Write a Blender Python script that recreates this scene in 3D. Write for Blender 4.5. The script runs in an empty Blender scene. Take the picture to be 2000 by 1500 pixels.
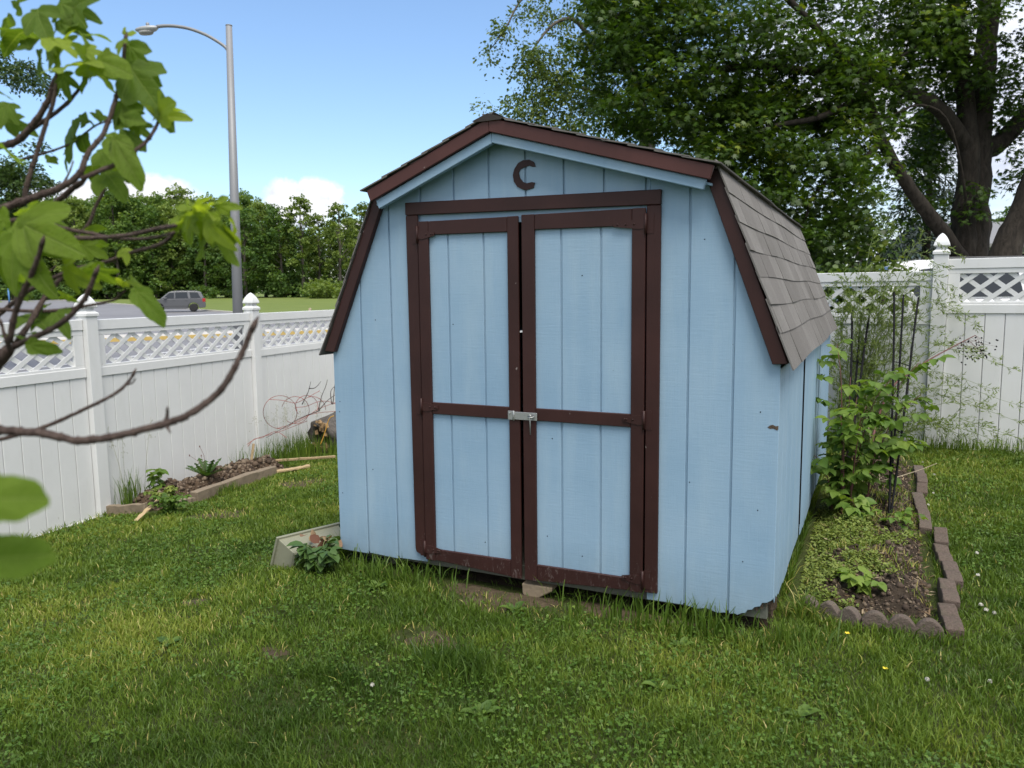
import bpy, bmesh, math, random
import numpy as np
from mathutils import Vector, Matrix

random.seed(7)
RNG = np.random.default_rng(11)
scene = bpy.context.scene
COL = scene.collection
PI = math.pi

# ------------------------------------------------------------------ camera numbers (metres, shed front along +X, shed depth along +Y)
FPX, CX, CY, CZ = 1503.7, 2.8188, -3.5421, 1.4923
YAW, PIT, ROL = 0.4440, 0.1183, 0.0112
C0 = np.array([CX, CY, CZ])
_rt = np.array([math.cos(YAW), math.sin(YAW), 0.0])
_fh = np.array([-math.sin(YAW), math.cos(YAW), 0.0])
_zz = np.array([0, 0, 1.0])
FWD = _fh * math.cos(PIT) - _zz * math.sin(PIT)
_up = _fh * math.sin(PIT) + _zz * math.cos(PIT)
RGT = math.cos(ROL) * _rt - math.sin(ROL) * _up
TOP = math.sin(ROL) * _rt + math.cos(ROL) * _up

def ray(px, py):
    return FWD + RGT * ((px - 1000) / FPX) + TOP * ((750 - py) / FPX)

def at(px, py, d):
    """survey point: the place d metres out along the view of photo point (px, py)"""
    return C0 + ray(px, py) * d

def at_y(px, py, y):
    r = ray(px, py)
    return C0 + r * ((y - CY) / r[1])

def at_z(px, py, z):
    r = ray(px, py)
    return C0 + r * ((z - CZ) / r[2])

def proj(P):
    d = np.asarray(P, float) - C0
    dep = d @ FWD
    return 1000 + FPX * (d @ RGT) / dep, 750 - FPX * (d @ TOP) / dep, dep

def sstep(a, b, x):
    t = np.clip((np.asarray(x, float) - a) / (b - a), 0, 1)
    return t * t * (3 - 2 * t)

# ------------------------------------------------------------------ value noise in numpy
_lat = RNG.random((64, 64))
def vnoise(x, y, s):
    x = np.asarray(x, float) / s + 100.3; y = np.asarray(y, float) / s + 57.7
    xi = np.floor(x).astype(int); yi = np.floor(y).astype(int)
    fx = x - xi; fy = y - yi
    fx = fx * fx * (3 - 2 * fx); fy = fy * fy * (3 - 2 * fy)
    a = _lat[xi % 64, yi % 64]; b = _lat[(xi + 1) % 64, yi % 64]
    c = _lat[xi % 64, (yi + 1) % 64]; d = _lat[(xi + 1) % 64, (yi + 1) % 64]
    return (a * (1 - fx) + b * fx) * (1 - fy) + (c * (1 - fx) + d * fx) * fy

def fbm(x, y, s):
    return 0.55 * vnoise(x, y, s) + 0.3 * vnoise(x, y, s / 2.3) + 0.15 * vnoise(x, y, s / 5.1)

# ------------------------------------------------------------------ terrain
def yard_z(x, y):
    t = np.clip((-np.asarray(x, float) - 0.1) / 3.5, 0, 1)
    return -0.09 - 0.44 * t + 0.03 * np.clip((np.asarray(x, float) - 2.5) / 2, 0, 1)

def ground_z(x, y):
    x = np.asarray(x, float); y = np.asarray(y, float)
    dx, dy = x - CX, y - CY
    d = np.hypot(dx, dy)
    ang = np.degrees(np.arctan2(-dx, dy))          # 0 = +Y, positive to the left
    road = np.where(d < 42, -0.5, np.where(d < 64, -0.5 + 0.46 * (d - 42) / 22, np.where(d < 142, -0.04 + 1.06 * (d - 64) / 78, 1.02 + 0.004 * (d - 142))))
    back = -0.08 + 0.035 * np.clip(d - 9, 0, 40) + 0.004 * np.clip(d - 49, 0, 400)
    w = sstep(14, 34, ang) * (1 - sstep(125, 150, ang))
    near = 1 - sstep(60, 120, np.abs(ang + 20))
    out = road * w + (1 - w) * (back * near + (1 - near) * -0.09)
    o = np.maximum(np.maximum(-3.9 - x, y - 5.6), 0)
    k = sstep(0.0, 4.0, o)
    return yard_z(x, y) * (1 - k) + out * k

# ------------------------------------------------------------------ object helpers
def props(o, label=None, cat=None, group=None, kind=None):
    if label: o["label"] = label
    if cat: o["category"] = cat
    if group: o["group"] = group
    if kind: o["kind"] = kind
    return o

def thing(name, label, cat, loc=(0, 0, 0), rz=0.0, group=None):
    o = bpy.data.objects.new(name, None)
    o.empty_display_size = 0.1
    COL.objects.link(o)
    o.location = tuple(float(v) for v in loc); o.rotation_euler = (0, 0, rz)
    return props(o, label, cat, group)

def copy_tree(o, parent=None):
    c = o.copy(); COL.objects.link(c); c.parent = parent
    for ch in list(o.children):
        copy_tree(ch, c)
    return c

class MB:
    """collects polygons, then links them as ONE mesh object"""
    def __init__(self):
        self.v = []; self.f = []; self.s = []
    def add(self, vs, fs, smooth=False):
        n = len(self.v)
        self.v += [tuple(float(c) for c in p) for p in vs]
        for f in fs:
            self.f.append([i + n for i in f]); self.s.append(smooth)
        return self
    def box(self, lo, hi, M=None):
        x0, y0, z0 = lo; x1, y1, z1 = hi
        vs = [(x0, y0, z0), (x1, y0, z0), (x1, y1, z0), (x0, y1, z0), (x0, y0, z1), (x1, y0, z1), (x1, y1, z1), (x0, y1, z1)]
        if M is not None: vs = [M @ Vector(v) for v in vs]
        return self.add(vs, [(0, 3, 2, 1), (4, 5, 6, 7), (0, 1, 5, 4), (1, 2, 6, 5), (2, 3, 7, 6), (3, 0, 4, 7)])
    def prism(self, poly, a, b, axis='y', M=None):
        """polygon in the other two axes, extruded from a to b along axis"""
        def mk(p, t):
            if axis == 'y': return (p[0], t, p[1])
            if axis == 'x': return (t, p[0], p[1])
            return (p[0], p[1], t)
        n = len(poly)
        vs = [mk(p, a) for p in poly] + [mk(p, b) for p in poly]
        if M is not None: vs = [M @ Vector(v) for v in vs]
        fs = [list(range(n)), list(range(2 * n - 1, n - 1, -1))]
        for i in range(n):
            j = (i + 1) % n
            fs.append((j, i, n + i, n + j))
        return self.add(vs, fs)
    def tube(self, pts, radii, n=8, cap=True, smooth=True):
        pts = [Vector([float(c) for c in p]) for p in pts]
        if not hasattr(radii, '__len__'): radii = [radii] * len(pts)
        vs = []; fs = []
        ref = None
        for i, p in enumerate(pts):
            t = (pts[min(i + 1, len(pts) - 1)] - pts[max(i - 1, 0)])
            if t.length < 1e-9: t = Vector((0, 0, 1))
            t.normalize()
            if ref is None:
                ref = Vector((0, 0, 1)) if abs(t.z) < 0.9 else Vector((1, 0, 0))
            u = t.cross(ref).normalized(); w = u.cross(t).normalized(); ref = w
            for k in range(n):
                a = 2 * PI * k / n
                vs.append(p + (u * math.cos(a) + w * math.sin(a)) * float(radii[i]))
        for i in range(len(pts) - 1):
            for k in range(n):
                a, b = i * n + k, i * n + (k + 1) % n
                fs.append((a, b, b + n, a + n))
        if cap:
            fs.append(list(range(n - 1, -1, -1))); m = (len(pts) - 1) * n
            fs.append(list(range(m, m + n)))
        return self.add(vs, fs, smooth)
    def lathe(self, prof, n=16, phase=0.0, M=None, smooth=True):
        vs = []; fs = []
        for r, z in prof:
            for k in range(n):
                a = 2 * PI * k / n + phase
                vs.append((r * math.cos(a), r * math.sin(a), z))
        if M is not None: vs = [M @ Vector(v) for v in vs]
        for i in range(len(prof) - 1):
            for k in range(n):
                a, b = i * n + k, i * n + (k + 1) % n
                fs.append((a, b, b + n, a + n))
        fs.append(list(range(n - 1, -1, -1))); m = (len(prof) - 1) * n
        fs.append(list(range(m, m + n)))
        return self.add(vs, fs, smooth)
    def build(self, name, mat, parent=None, bevel=0.0, seg=1):
        me = bpy.data.meshes.new(name)
        me.from_pydata(self.v, [], self.f)
        me.polygons.foreach_set('use_smooth', self.s)
        me.materials.append(mat)
        me.update()
        bm = bmesh.new(); bm.from_mesh(me); bmesh.ops.recalc_face_normals(bm, faces=bm.faces); bm.to_mesh(me); bm.free()
        o = bpy.data.objects.new(name, me); COL.objects.link(o)
        if parent is not None: o.parent = parent
        if bevel > 0:
            b = o.modifiers.new('bevel', 'BEVEL'); b.width = bevel; b.segments = seg; b.limit_method = 'ANGLE'; b.angle_limit = 0.6
        return o

def np_mesh(name, verts, loops, starts, totals, mat, parent=None, tint=None, smooth=False):
    me = bpy.data.meshes.new(name)
    me.vertices.add(len(verts)); me.vertices.foreach_set('co', np.ascontiguousarray(verts, dtype=np.float32).ravel())
    me.loops.add(len(loops)); me.loops.foreach_set('vertex_index', np.ascontiguousarray(loops, dtype=np.int32))
    me.polygons.add(len(starts)); me.polygons.foreach_set('loop_start', np.ascontiguousarray(starts, dtype=np.int32))
    try: me.polygons.foreach_set('loop_total', np.ascontiguousarray(totals, dtype=np.int32))
    except Exception: pass
    if smooth: me.polygons.foreach_set('use_smooth', np.ones(len(starts), dtype=bool))
    if tint is not None:
        at_ = me.attributes.new('tint', 'FLOAT', 'FACE'); at_.data.foreach_set('value', np.ascontiguousarray(tint, dtype=np.float32))
    me.materials.append(mat); me.update(calc_edges=True)
    o = bpy.data.objects.new(name, me); COL.objects.link(o)
    if parent is not None: o.parent = parent
    return o

def scatter(name, tv, tf, pos, rot, scale, tint, mat, parent=None, smooth=False):
    """many small leaves as one mesh: template verts tv (k,3), faces tf, per-leaf pos, 3x3 rot, scale, tint"""
    tv = np.asarray(tv, float); N = len(pos); k = len(tv)
    sc = np.asarray(scale, float)
    if sc.ndim == 1: sc = sc[:, None].repeat(3, 1)
    V = np.einsum('nij,nkj->nki', rot, tv[None] * sc[:, None, :]) + np.asarray(pos)[:, None, :]
    loops = []; totals = []
    for f in tf: loops += list(f); totals.append(len(f))
    loops = np.array(loops); totals = np.array(totals)
    L = (loops[None] + (np.arange(N) * k)[:, None]).ravel()
    T = np.tile(totals, N)
    S = np.concatenate([[0], np.cumsum(T)[:-1]])
    return np_mesh(name, V.reshape(-1, 3), L, S, T, mat, parent, np.repeat(np.asarray(tint, float), len(tf)), smooth)

def unit(a):
    a = np.asarray(a, float)
    return a / np.maximum(np.linalg.norm(a, axis=-1, keepdims=True), 1e-9)

def frames(direction, normal):
    """rotation with local y along direction, local z near normal"""
    y = unit(direction); x = unit(np.cross(y, normal)); z = np.cross(x, y)
    return np.stack([x, y, z], axis=-1)

def rnd_dirs(n, zlo=-1, zhi=1):
    z = RNG.uniform(zlo, zhi, n); a = RNG.uniform(0, 2 * PI, n); r = np.sqrt(1 - z * z)
    return np.stack([r * np.cos(a), r * np.sin(a), z], 1)

# ------------------------------------------------------------------ materials
class NT:
    def __init__(self, name):
        self.m = bpy.data.materials.new(name); self.m.use_nodes = True
        self.t = self.m.node_tree; self.t.nodes.clear()
        self.out = self.n('ShaderNodeOutputMaterial')
    def n(self, typ, **kw):
        nd = self.t.nodes.new(typ)
        for k, v in kw.items():
            if k.startswith('_'): setattr(nd, k[1:], v)
            else:
                key = int(k[1:]) if k[0] == 'i' and k[1:].isdigit() else k.replace('_', ' ')
                nd.inputs[key].default_value = v
        return nd
    def l(self, a, b): self.t.links.new(a, b)
    def coord(self, scale=(1, 1, 1), what='Object'):
        tc = self.n('ShaderNodeTexCoord'); mp = self.n('ShaderNodeMapping'); mp.inputs['Scale'].default_value = scale
        self.l(tc.outputs[what], mp.inputs[0]); return mp.outputs[0]
    def noise(self, scale, detail=4, rough=0.6, vec=None, dist=0.0):
        nd = self.n('ShaderNodeTexNoise'); nd.inputs['Scale'].default_value = scale; nd.inputs['Detail'].default_value = detail
        nd.inputs['Roughness'].default_value = rough; nd.inputs['Distortion'].default_value = dist
        if vec is not None: self.l(vec, nd.inputs['Vector'])
        return nd.outputs['Fac']
    def ramp(self, fac, stops, interp='LINEAR'):
        r = self.n('ShaderNodeValToRGB'); e = r.color_ramp.elements; r.color_ramp.interpolation = interp
        while len(e) < len(stops): e.new(0.5)
        for i, (p, c) in enumerate(stops):
            e[i].position = p; e[i].color = (c[0], c[1], c[2], 1) if len(c) == 3 else c
        self.l(fac, r.inputs[0]); return r.outputs[0]
    def mix(self, fac, a, b, blend='MIX'):
        m = self.n('ShaderNodeMix', _data_type='RGBA', _blend_type=blend)
        for sock, val in ((m.inputs[0], fac), (m.inputs[6], a), (m.inputs[7], b)):
            if isinstance(val, (int, float)): sock.default_value = val
            elif isinstance(val, tuple): sock.default_value = val if len(val) == 4 else (*val, 1)
            else: self.l(val, sock)
        return m.outputs[2]
    def math(self, op, a, b=0.0, c=None, clamp=False):
        m = self.n('ShaderNodeMath', _operation=op, _use_clamp=clamp)
        for i, v in enumerate((a, b, c)):
            if v is None: continue
            if isinstance(v, (int, float)): m.inputs[i].default_value = v
            else: self.l(v, m.inputs[i])
        return m.outputs[0]
    def bump(self, h, strength=0.3, dist=0.01):
        b = self.n('ShaderNodeBump'); b.inputs['Strength'].default_value = strength; b.inputs['Distance'].default_value = dist
        self.l(h, b.inputs['Height']); return b.outputs[0]
    def bsdf(self, col, rough=0.6, normal=None, metal=0.0, spec=0.5):
        b = self.n('ShaderNodeBsdfPrincipled')
        for sock, val in ((b.inputs['Base Color'], col), (b.inputs['Roughness'], rough), (b.inputs['Metallic'], metal), (b.inputs['Specular IOR Level'], spec)):
            if isinstance(val, (int, float)): sock.default_value = val
            elif isinstance(val, tuple): sock.default_value = (*val, 1) if len(val) == 3 else val
            else: self.l(val, sock)
        if normal is not None: self.l(normal, b.inputs['Normal'])
        self.l(b.outputs[0], self.out.inputs[0]); return b

def mat_leaf(name, stops, trans=0.35, rough=0.45, var=0.0):
    t = NT(name)
    a = t.n('ShaderNodeAttribute', _attribute_name='tint')
    col = t.ramp(a.outputs['Fac'], stops)
    b = t.n('ShaderNodeBsdfPrincipled'); b.inputs['Roughness'].default_value = rough; b.inputs['Specular IOR Level'].default_value = 0.35
    t.l(col, b.inputs['Base Color'])
    tr = t.n('ShaderNodeBsdfTranslucent'); 
    t.l(t.mix(1.0, col, (1.35, 1.3, 0.55), 'MULTIPLY'), tr.inputs[0])
    mx = t.n('ShaderNodeMixShader'); mx.inputs[0].default_value = trans
    t.l(b.outputs[0], mx.inputs[1]); t.l(tr.outputs[0], mx.inputs[2]); t.l(mx.outputs[0], t.out.inputs[0])
    return t.m

def mat_plain(name, col, rough=0.6, metal=0.0, spec=0.5, vary=0.12, scale=12, bump=0.0):
    t = NT(name); v = t.coord()
    n = t.noise(scale, 5, 0.65, v)
    c = t.mix(n, tuple(x * (1 - vary) for x in col), tuple(min(1, x * (1 + vary)) for x in col))
    t.bsdf(c, rough, t.bump(n, bump, 0.01) if bump else None, metal, spec)
    return t.m

def mat_paint_blue():
    t = NT('blue_paint'); v = t.coord()
    big = t.noise(1.6, 4, 0.6, v)
    weave = t.noise(1.0, 3, 0.7, t.coord((9, 9, 120)))
    grain = t.noise(1.0, 3, 0.7, t.coord((160, 160, 9)))
    c = t.ramp(big, [(0.25, (0.222, 0.350, 0.478)), (0.55, (0.268, 0.400, 0.525)), (0.8, (0.305, 0.432, 0.548))])
    c = t.mix(t.math('MULTIPLY', t.ramp(weave, [(.35, (0, 0, 0)), (.75, (1, 1, 1))]), 0.11), c, (0.15, 0.28, 0.40))
    fade = t.noise(1.0, 5, 0.65, t.coord((7, 7, 0.8)))
    c = t.mix(t.math('MULTIPLY', t.ramp(fade, [(.45, (0, 0, 0)), (.75, (1, 1, 1))]), 0.45), c, (0.37, 0.49, 0.57))
    run = t.ramp(t.noise(1.0, 6, 0.75, t.coord((26, 26, 0.55))), [(.60, (0, 0, 0)), (.78, (1, 1, 1))])
    c = t.mix(t.math('MULTIPLY', run, 0.34), c, (0.17, 0.25, 0.30))
    # worn scuffs and dirty marks
    w = t.noise(9, 6, 0.75, v); ws = t.ramp(w, [(0.70, (0, 0, 0)), (0.76, (1, 1, 1))])
    c = t.mix(t.math('MULTIPLY', ws, 0.35), c, (0.16, 0.21, 0.22))
    sp = t.noise(70, 2, 0.5, v); ss = t.ramp(sp, [(0.78, (0, 0, 0)), (0.80, (1, 1, 1))])
    c = t.mix(t.math('MULTIPLY', ss, 0.6), c, (0.09, 0.10, 0.11))
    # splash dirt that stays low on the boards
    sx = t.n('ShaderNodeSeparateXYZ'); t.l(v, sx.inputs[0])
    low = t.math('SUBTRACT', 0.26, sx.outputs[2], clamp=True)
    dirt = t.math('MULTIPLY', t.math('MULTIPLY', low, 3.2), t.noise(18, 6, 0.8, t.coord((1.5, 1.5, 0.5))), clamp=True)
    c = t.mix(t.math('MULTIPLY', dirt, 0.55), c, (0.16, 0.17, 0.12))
    h = t.math('ADD', t.math('MULTIPLY', weave, 0.5), t.math('MULTIPLY', grain, 0.5))
    t.bsdf(c, 0.55, t.bump(h, 0.32, 0.005), 0, 0.3)
    return t.m

def mat_paint_brown(name='brown_paint', chips=True, k=1.0):
    t = NT(name); v = t.coord()
    big = t.noise(3, 4, 0.6, v)
    c = t.ramp(big, [(0.3, (0.028 * k, 0.0105 * k, 0.009 * k)), (0.7, (0.044 * k, 0.0165 * k, 0.014 * k))])
    if chips:
        sp = t.noise(34, 4, 0.6, t.coord((1.3, 1.3, 0.6))); ss = t.ramp(sp, [(0.735, (0, 0, 0)), (0.75, (1, 1, 1))])
        c = t.mix(t.math('MULTIPLY', ss, 0.75), c, (0.36, 0.31, 0.29))
        sx = t.n('ShaderNodeSeparateXYZ'); t.l(v, sx.inputs[0])
        low = t.math('MULTIPLY', t.math('SUBTRACT', 0.20, sx.outputs[2], clamp=True), 6.0, clamp=True)
        fl = t.ramp(t.noise(19, 8, 0.8, t.coord((2.2, 2.2, 0.9)), 1.2), [(0.56, (0, 0, 0)), (0.62, (1, 1, 1))])
        c = t.mix(t.math('MULTIPLY', t.math('MULTIPLY', low, fl), 0.40), c, (0.24, 0.20, 0.185))
    grain = t.noise(1.0, 3, 0.7, t.coord((90, 90, 5)))
    t.bsdf(c, 0.5, t.bump(grain, 0.25, 0.003), 0, 0.3)
    return t.m

def mat_shingle():
    t = NT('asphalt_shingle'); v = t.coord()
    a = t.n('ShaderNodeAttribute', _attribute_name='tint')
    g = t.noise(420, 2, 0.8, v); big = t.noise(2.5, 5, 0.65, v)
    c = t.ramp(a.outputs['Fac'], [(0, (0.155, 0.146, 0.137)), (1, (0.225, 0.214, 0.202))])
    c = t.mix(t.math('MULTIPLY', t.ramp(g, [(0.35, (1, 1, 1)), (0.6, (0, 0, 0))]), 0.45), c, (0.085, 0.075, 0.07))
    st = t.ramp(big, [(0.45, (0, 0, 0)), (0.75, (1, 1, 1))])
    c = t.mix(t.math('MULTIPLY', st, 0.5), c, (0.105, 0.10, 0.09))
    pale = t.ramp(t.noise(14, 6, .7, v), [(.58, (0, 0, 0)), (.72, (1, 1, 1))])
    c = t.mix(t.math('MULTIPLY', pale, 0.30), c, (0.30, 0.285, 0.27))
    t.bsdf(c, 0.92, t.bump(g, 0.5, 0.003), 0, 0.2)
    return t.m

def mat_vinyl():
    t = NT('white_vinyl'); v = t.coord()
    n = t.noise(2.2, 5, 0.65, v)
    c = t.mix(n, (0.62, 0.625, 0.615), (0.75, 0.755, 0.75))
    gr = t.ramp(t.noise(5, 7, 0.75, t.coord((1.6, 1.6, 0.35))), [(.52, (0, 0, 0)), (.75, (1, 1, 1))])
    c = t.mix(t.math('MULTIPLY', gr, 0.22), c, (0.50, 0.51, 0.45))
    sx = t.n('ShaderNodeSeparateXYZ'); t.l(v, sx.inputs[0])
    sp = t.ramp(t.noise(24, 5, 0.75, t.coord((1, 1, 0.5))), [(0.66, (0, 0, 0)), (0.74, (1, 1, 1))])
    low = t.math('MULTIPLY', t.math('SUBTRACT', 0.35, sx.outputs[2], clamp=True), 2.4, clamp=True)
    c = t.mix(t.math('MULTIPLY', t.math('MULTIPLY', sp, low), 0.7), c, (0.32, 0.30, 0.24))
    t.bsdf(c, 0.38, None, 0, 0.4)
    return t.m

def mat_bark(name, a, b, s=9):
    t = NT(name); v = t.coord((1, 1, 0.28))
    n = t.noise(s, 8, 0.7, v, 0.6)
    c = t.ramp(n, [(0.3, a), (0.7, b)])
    t.bsdf(c, 0.9, t.bump(n, 0.8, 0.03), 0, 0.2)
    return t.m

def mat_soil(name, a=(0.04, 0.027, 0.017), b=(0.15, 0.10, 0.065)):
    t = NT(name); v = t.coord()
    n = t.noise(22, 8, 0.75, v); m = t.noise(3, 4, 0.6, v)
    c = t.ramp(n, [(0.3, a), (0.7, b)])
    c = t.mix(t.math('MULTIPLY', m, 0.35), c, (0.10, 0.075, 0.05))
    t.bsdf(c, 0.95, t.bump(n, 1.0, 0.03), 0, 0.15)
    return t.m

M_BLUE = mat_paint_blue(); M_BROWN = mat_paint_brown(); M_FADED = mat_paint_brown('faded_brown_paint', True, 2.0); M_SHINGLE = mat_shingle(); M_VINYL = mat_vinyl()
M_BARK = mat_bark('maple_bark', (0.009, 0.0075, 0.006), (0.052, 0.043, 0.034), 14)
M_BARK2 = mat_bark('grey_bark', (0.06, 0.05, 0.042), (0.16, 0.14, 0.12), 14)
M_SOIL = mat_soil('garden_soil'); 
M_STEEL = mat_plain('galvanised_steel', (0.42, 0.43, 0.42), 0.42, 0.75, vary=0.2, scale=30)
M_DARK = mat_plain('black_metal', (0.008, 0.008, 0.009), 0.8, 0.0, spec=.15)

# =================================================================== SHED
W, D = 2.44, 3.66
KL, KR, AP = (0.349, 2.037), (2.1586, 2.028), (1.079, 2.335)     # roof trim corners (x, z)
EL, ER = (-0.0335, 1.171), (2.4735, 1.171)
OV = 0.098
shed = thing('garden_shed', 'pale blue wooden barn-roofed shed with dark brown trimmed double doors and a letter C', 'shed', (0, 0, 0))

def roof_line(x, drop=0.0):
    P = [(-0.0, 1.18), (0.36, 2.0), (1.079, 2.30), (2.145, 1.99), (2.44, 1.18)]
    for (a, za), (b, zb) in zip(P[:-1], P[1:]):
        if a <= x <= b: return za + (zb - za) * (x - a) / (b - a) - drop
    return P[-1][1]

def board(mb, x0, x1, y0, y1, zb0, zb1, bottom=None):
    """a vertical siding strip between x0 and x1 that ends under the roof"""
    xs = [x1] + [k for k in (2.145, 1.079, 0.36) if x0 < k < x1] + [x0]
    bot = bottom or [(x0, zb0), (x1, zb1)]
    poly = bot + [(x, roof_line(x)) for x in xs]
    mb.prism(poly, y0, y1)

fw = MB(); G = 0.0052
DL, DR, DT = 0.60, 1.85, 1.915                                   # door opening
for k in range(12):
    x0 = k * W / 12 + (G if k else 0); x1 = (k + 1) * W / 12 - (G if k < 11 else 0)
    segs = [(x0, x1)]
    wob = lambda: random.uniform(-0.006, 0.006)
    if x1 <= DL or x0 >= DR:
        b = None
        if k == 11:
            b = [(x0, -0.012), (x0 + .025, -0.006), (x0 + .04, -0.010), (x0 + .06, 0.002), (x0 + .075, 0.004), (x0 + .085, 0.022), (x0 + .105, 0.026), (x0 + .115, 0.04), (x0 + .14, 0.048), (x0 + .148, 0.066), (x0 + .17, 0.07), (x1 - .012, 0.082), (x1, 0.095)]
        elif k == 10:
            b = [(x0, -0.004), (x0 + .06, -0.012), (x0 + .1, -0.002), (x0 + .15, -0.016), (x1, -0.008)]
        board(fw, x0, x1, 0, 0.0082, wob(), wob(), b)
    else:
        if x0 < DL: board(fw, x0, DL, 0, 0.0082, 0, 0.004); x0 = DL
        if x1 > DR: board(fw, DR, x1, 0, 0.0082, -0.006, -0.004); x1 = DR
        board(fw, x0, x1, 0, 0.0082, DT, DT)
fw.prism([(0.003, 0.006), (DL - .002, 0.008), (DL - .002, DT + .004), (DR + .002, DT + .004), (DR + .002, 0.002), (2.24, 0.0), (2.30, 0.04), (2.40, 0.115), (2.434, 0.115), (2.434, 1.165), (2.14, 1.98), (1.079, 2.29), (0.364, 1.99), (0.003, 1.165)], 0.0086, 0.0165)
# two panel joints on the gable stand open
fw2 = None
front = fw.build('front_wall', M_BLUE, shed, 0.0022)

# side walls (4 ft sheets with grooves and an open joint), rear wall
for s, nm in ((0, 'side_wall'), (1, 'side_wall')):
    mb = MB()
    xo = W if s else 0.0
    sg = 1 if s else -1
    for k in range(18):
        y0 = 0.0 + k * D / 18; y1 = (k + 1) * D / 18
        g0 = 0.0 if k == 0 else (0.006 if k in (6, 12) else 0.003)
        g1 = 0.0 if k == 17 else (0.008 if k in (5, 11) else 0.003)
        zb = 0.03 + 0.012 * random.uniform(-1, 1) + (0.05 if k == 0 and s else 0)
        push = 0.0 if k < 6 or not s else (.008 if k < 12 else .012)          # the rear sheets stand proud of the first one
        a, b = sorted((xo - sg * 0.002 + push, xo - sg * 0.007 + push))
        if k == 0 and s:
            poly = [(y0 + .0155, 0.09), (y0 + .05, 0.055), (y0 + .09, 0.075), (y0 + .14, 0.05), (y1 - g1, 0.06), (y1 - g1, 1.145), (y0 + .0155, 1.145)]
            mb.prism(poly, a, b, 'x')
        else:
            mb.box((a, max(y0 + g0, 0.0155), zb), (b, y1 - g1, 1.145))
    a, b = sorted((xo - sg * 0.0075, xo - sg * 0.0185))
    for ya, yb in ((0.06, 1.214), (1.227, 2.434), (2.446, D - .03)): mb.box((a, ya, 0.09), (b, yb, 1.14))
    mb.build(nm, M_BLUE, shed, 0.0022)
se = MB(); se.box((W - .009, 1.2185, .10), (W + .0055, 1.2255, 1.144)); se.build('joint_shade_strip', M_DARK, shed)  # solid black strip painting in the shade inside the open sheet joint
rw = MB()
for k in range(12):
    board(rw, k * W / 12 + .004, (k + 1) * W / 12 - .004, D - 0.014, D, 0.02, 0.02)
rw.prism([(0.02, 0.03), (2.42, 0.03), (2.42, 1.15), (2.14, 1.97), (1.079, 2.28), (0.364, 1.98), (0.02, 1.15)], D - 0.022, D - 0.0155)
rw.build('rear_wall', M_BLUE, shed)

# floor frame and skids below
M_OLDWOOD = mat_plain('weathered_floor_wood', (0.12, 0.125, 0.10), 0.85, vary=0.35, scale=16, bump=0.5)
fl = MB()
fl.box((0.03, 0.03, -0.022), (2.41, 0.075, 0.058))
fl.box((0.03, D - 0.07, -0.03), (2.41, D - 0.03, 0.06))
fl.box((0.03, 0.0765, 0.04), (2.41, D - 0.0715, 0.058))
fl.build('floor_frame', M_OLDWOOD, shed, 0.003)
for x in (0.28, 2.12):
    sk = MB(); sk.box((x - .045, 0.10, -0.10), (x + .045, D - .1, 0.038)); sk.build('skid', M_OLDWOOD, shed, 0.004)

# ---- door frame trim (proud of the siding)
def vboard(mb, x0, x1, z0, z1, y0, y1, dx=0.0):
    mb.prism([(x0 + dx, z0), (x1 + dx, z0), (x1, z1), (x0, z1)], y0, y1)
YF = -0.019
df = MB()
df.prism([(0.526, 1.905), (1.903, 1.883), (1.905, 1.951), (0.526, 1.971)], YF - 0.002, -0.001)
df.prism([(0.557, 0.052), (0.601, 0.040), (0.600, 1.903), (0.527, 1.903), (0.533, 0.085), (0.540, 0.060)], YF, -0.001)
df.prism([(1.842, 0.035), (1.906, 0.038), (1.9035, 1.8815), (1.838, 1.882)], YF, -0.001)
df.build('door_frame', M_BROWN, shed, 0.003)
# jamb strip behind the gap above the doors
jm = MB(); jm.box((0.602, 0.004, 1.84), (1.836, 0.014, 1.912)); jm.build('door_header', M_BLUE, shed)

def make_door(x0, x1, z0l, z0r, z1, px0, px1, nm, lab, gro):
    """x0..x1 outer edges; px0..px1 panel opening"""
    dr = MB()
    # siding panel with grooves
    g = [px0 - .02] + gro + [px1 + .02]
    for a, b in zip(g[:-1], g[1:]):
        dr.box((a + (.005 if a in gro else 0), -0.010, 0.05), (b - (.005 if b in gro else 0), -0.0032, z1 - .02))
    dr.box((px0 - .018, -0.0028, 0.05), (px1 + .018, 0.004, z1 - .02))
    panel = dr.build(nm, M_BLUE, shed, 0.002)
    props(panel, lab)
    fr = MB()
    ya, yb = -0.0275, -0.0105
    fr.prism([(x0, z0l), (px0, z0l), (px0, z1), (x0, z1)], ya, yb)
    fr.prism([(px1, z0r), (x1, z0r), (x1, z1), (px1, z1)], ya, yb)
    fr.prism([(px0 + .001, 1.797), (px1 - .001, 1.793), (px1 - .001, z1 - .001), (px0 + .001, z1 - .001)], ya + .0015, yb)
    fr.prism([(px0 + .001, z0l + .004), (px1 - .001, z0r + .004), (px1 - .001, 0.098), (px0 + .001, 0.094)], ya + .0015, yb)
    fr.prism([(px0 + .001, 0.848), (px1 - .001, 0.846), (px1 - .001, 0.910), (px0 + .001, 0.911)], ya + .002, yb)
    fr.build('stile_frame', M_BROWN, panel, 0.003)
    return panel
gr = [k * W / 12 for k in range(13)]
doorL = make_door(0.606, 1.188, 0.028, 0.004, 1.868, 0.668, 1.128, 'door', 'left door leaf with the hasp plate screwed to its stile', [gr[4] - .035, gr[5] - .03])
doorR = make_door(1.2065, 1.834, 0.004, 0.032, 1.872, 1.276, 1.770, 'door', 'right door leaf with the staple and hanging pin', [gr[7] - .012, gr[8] - .012])
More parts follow.
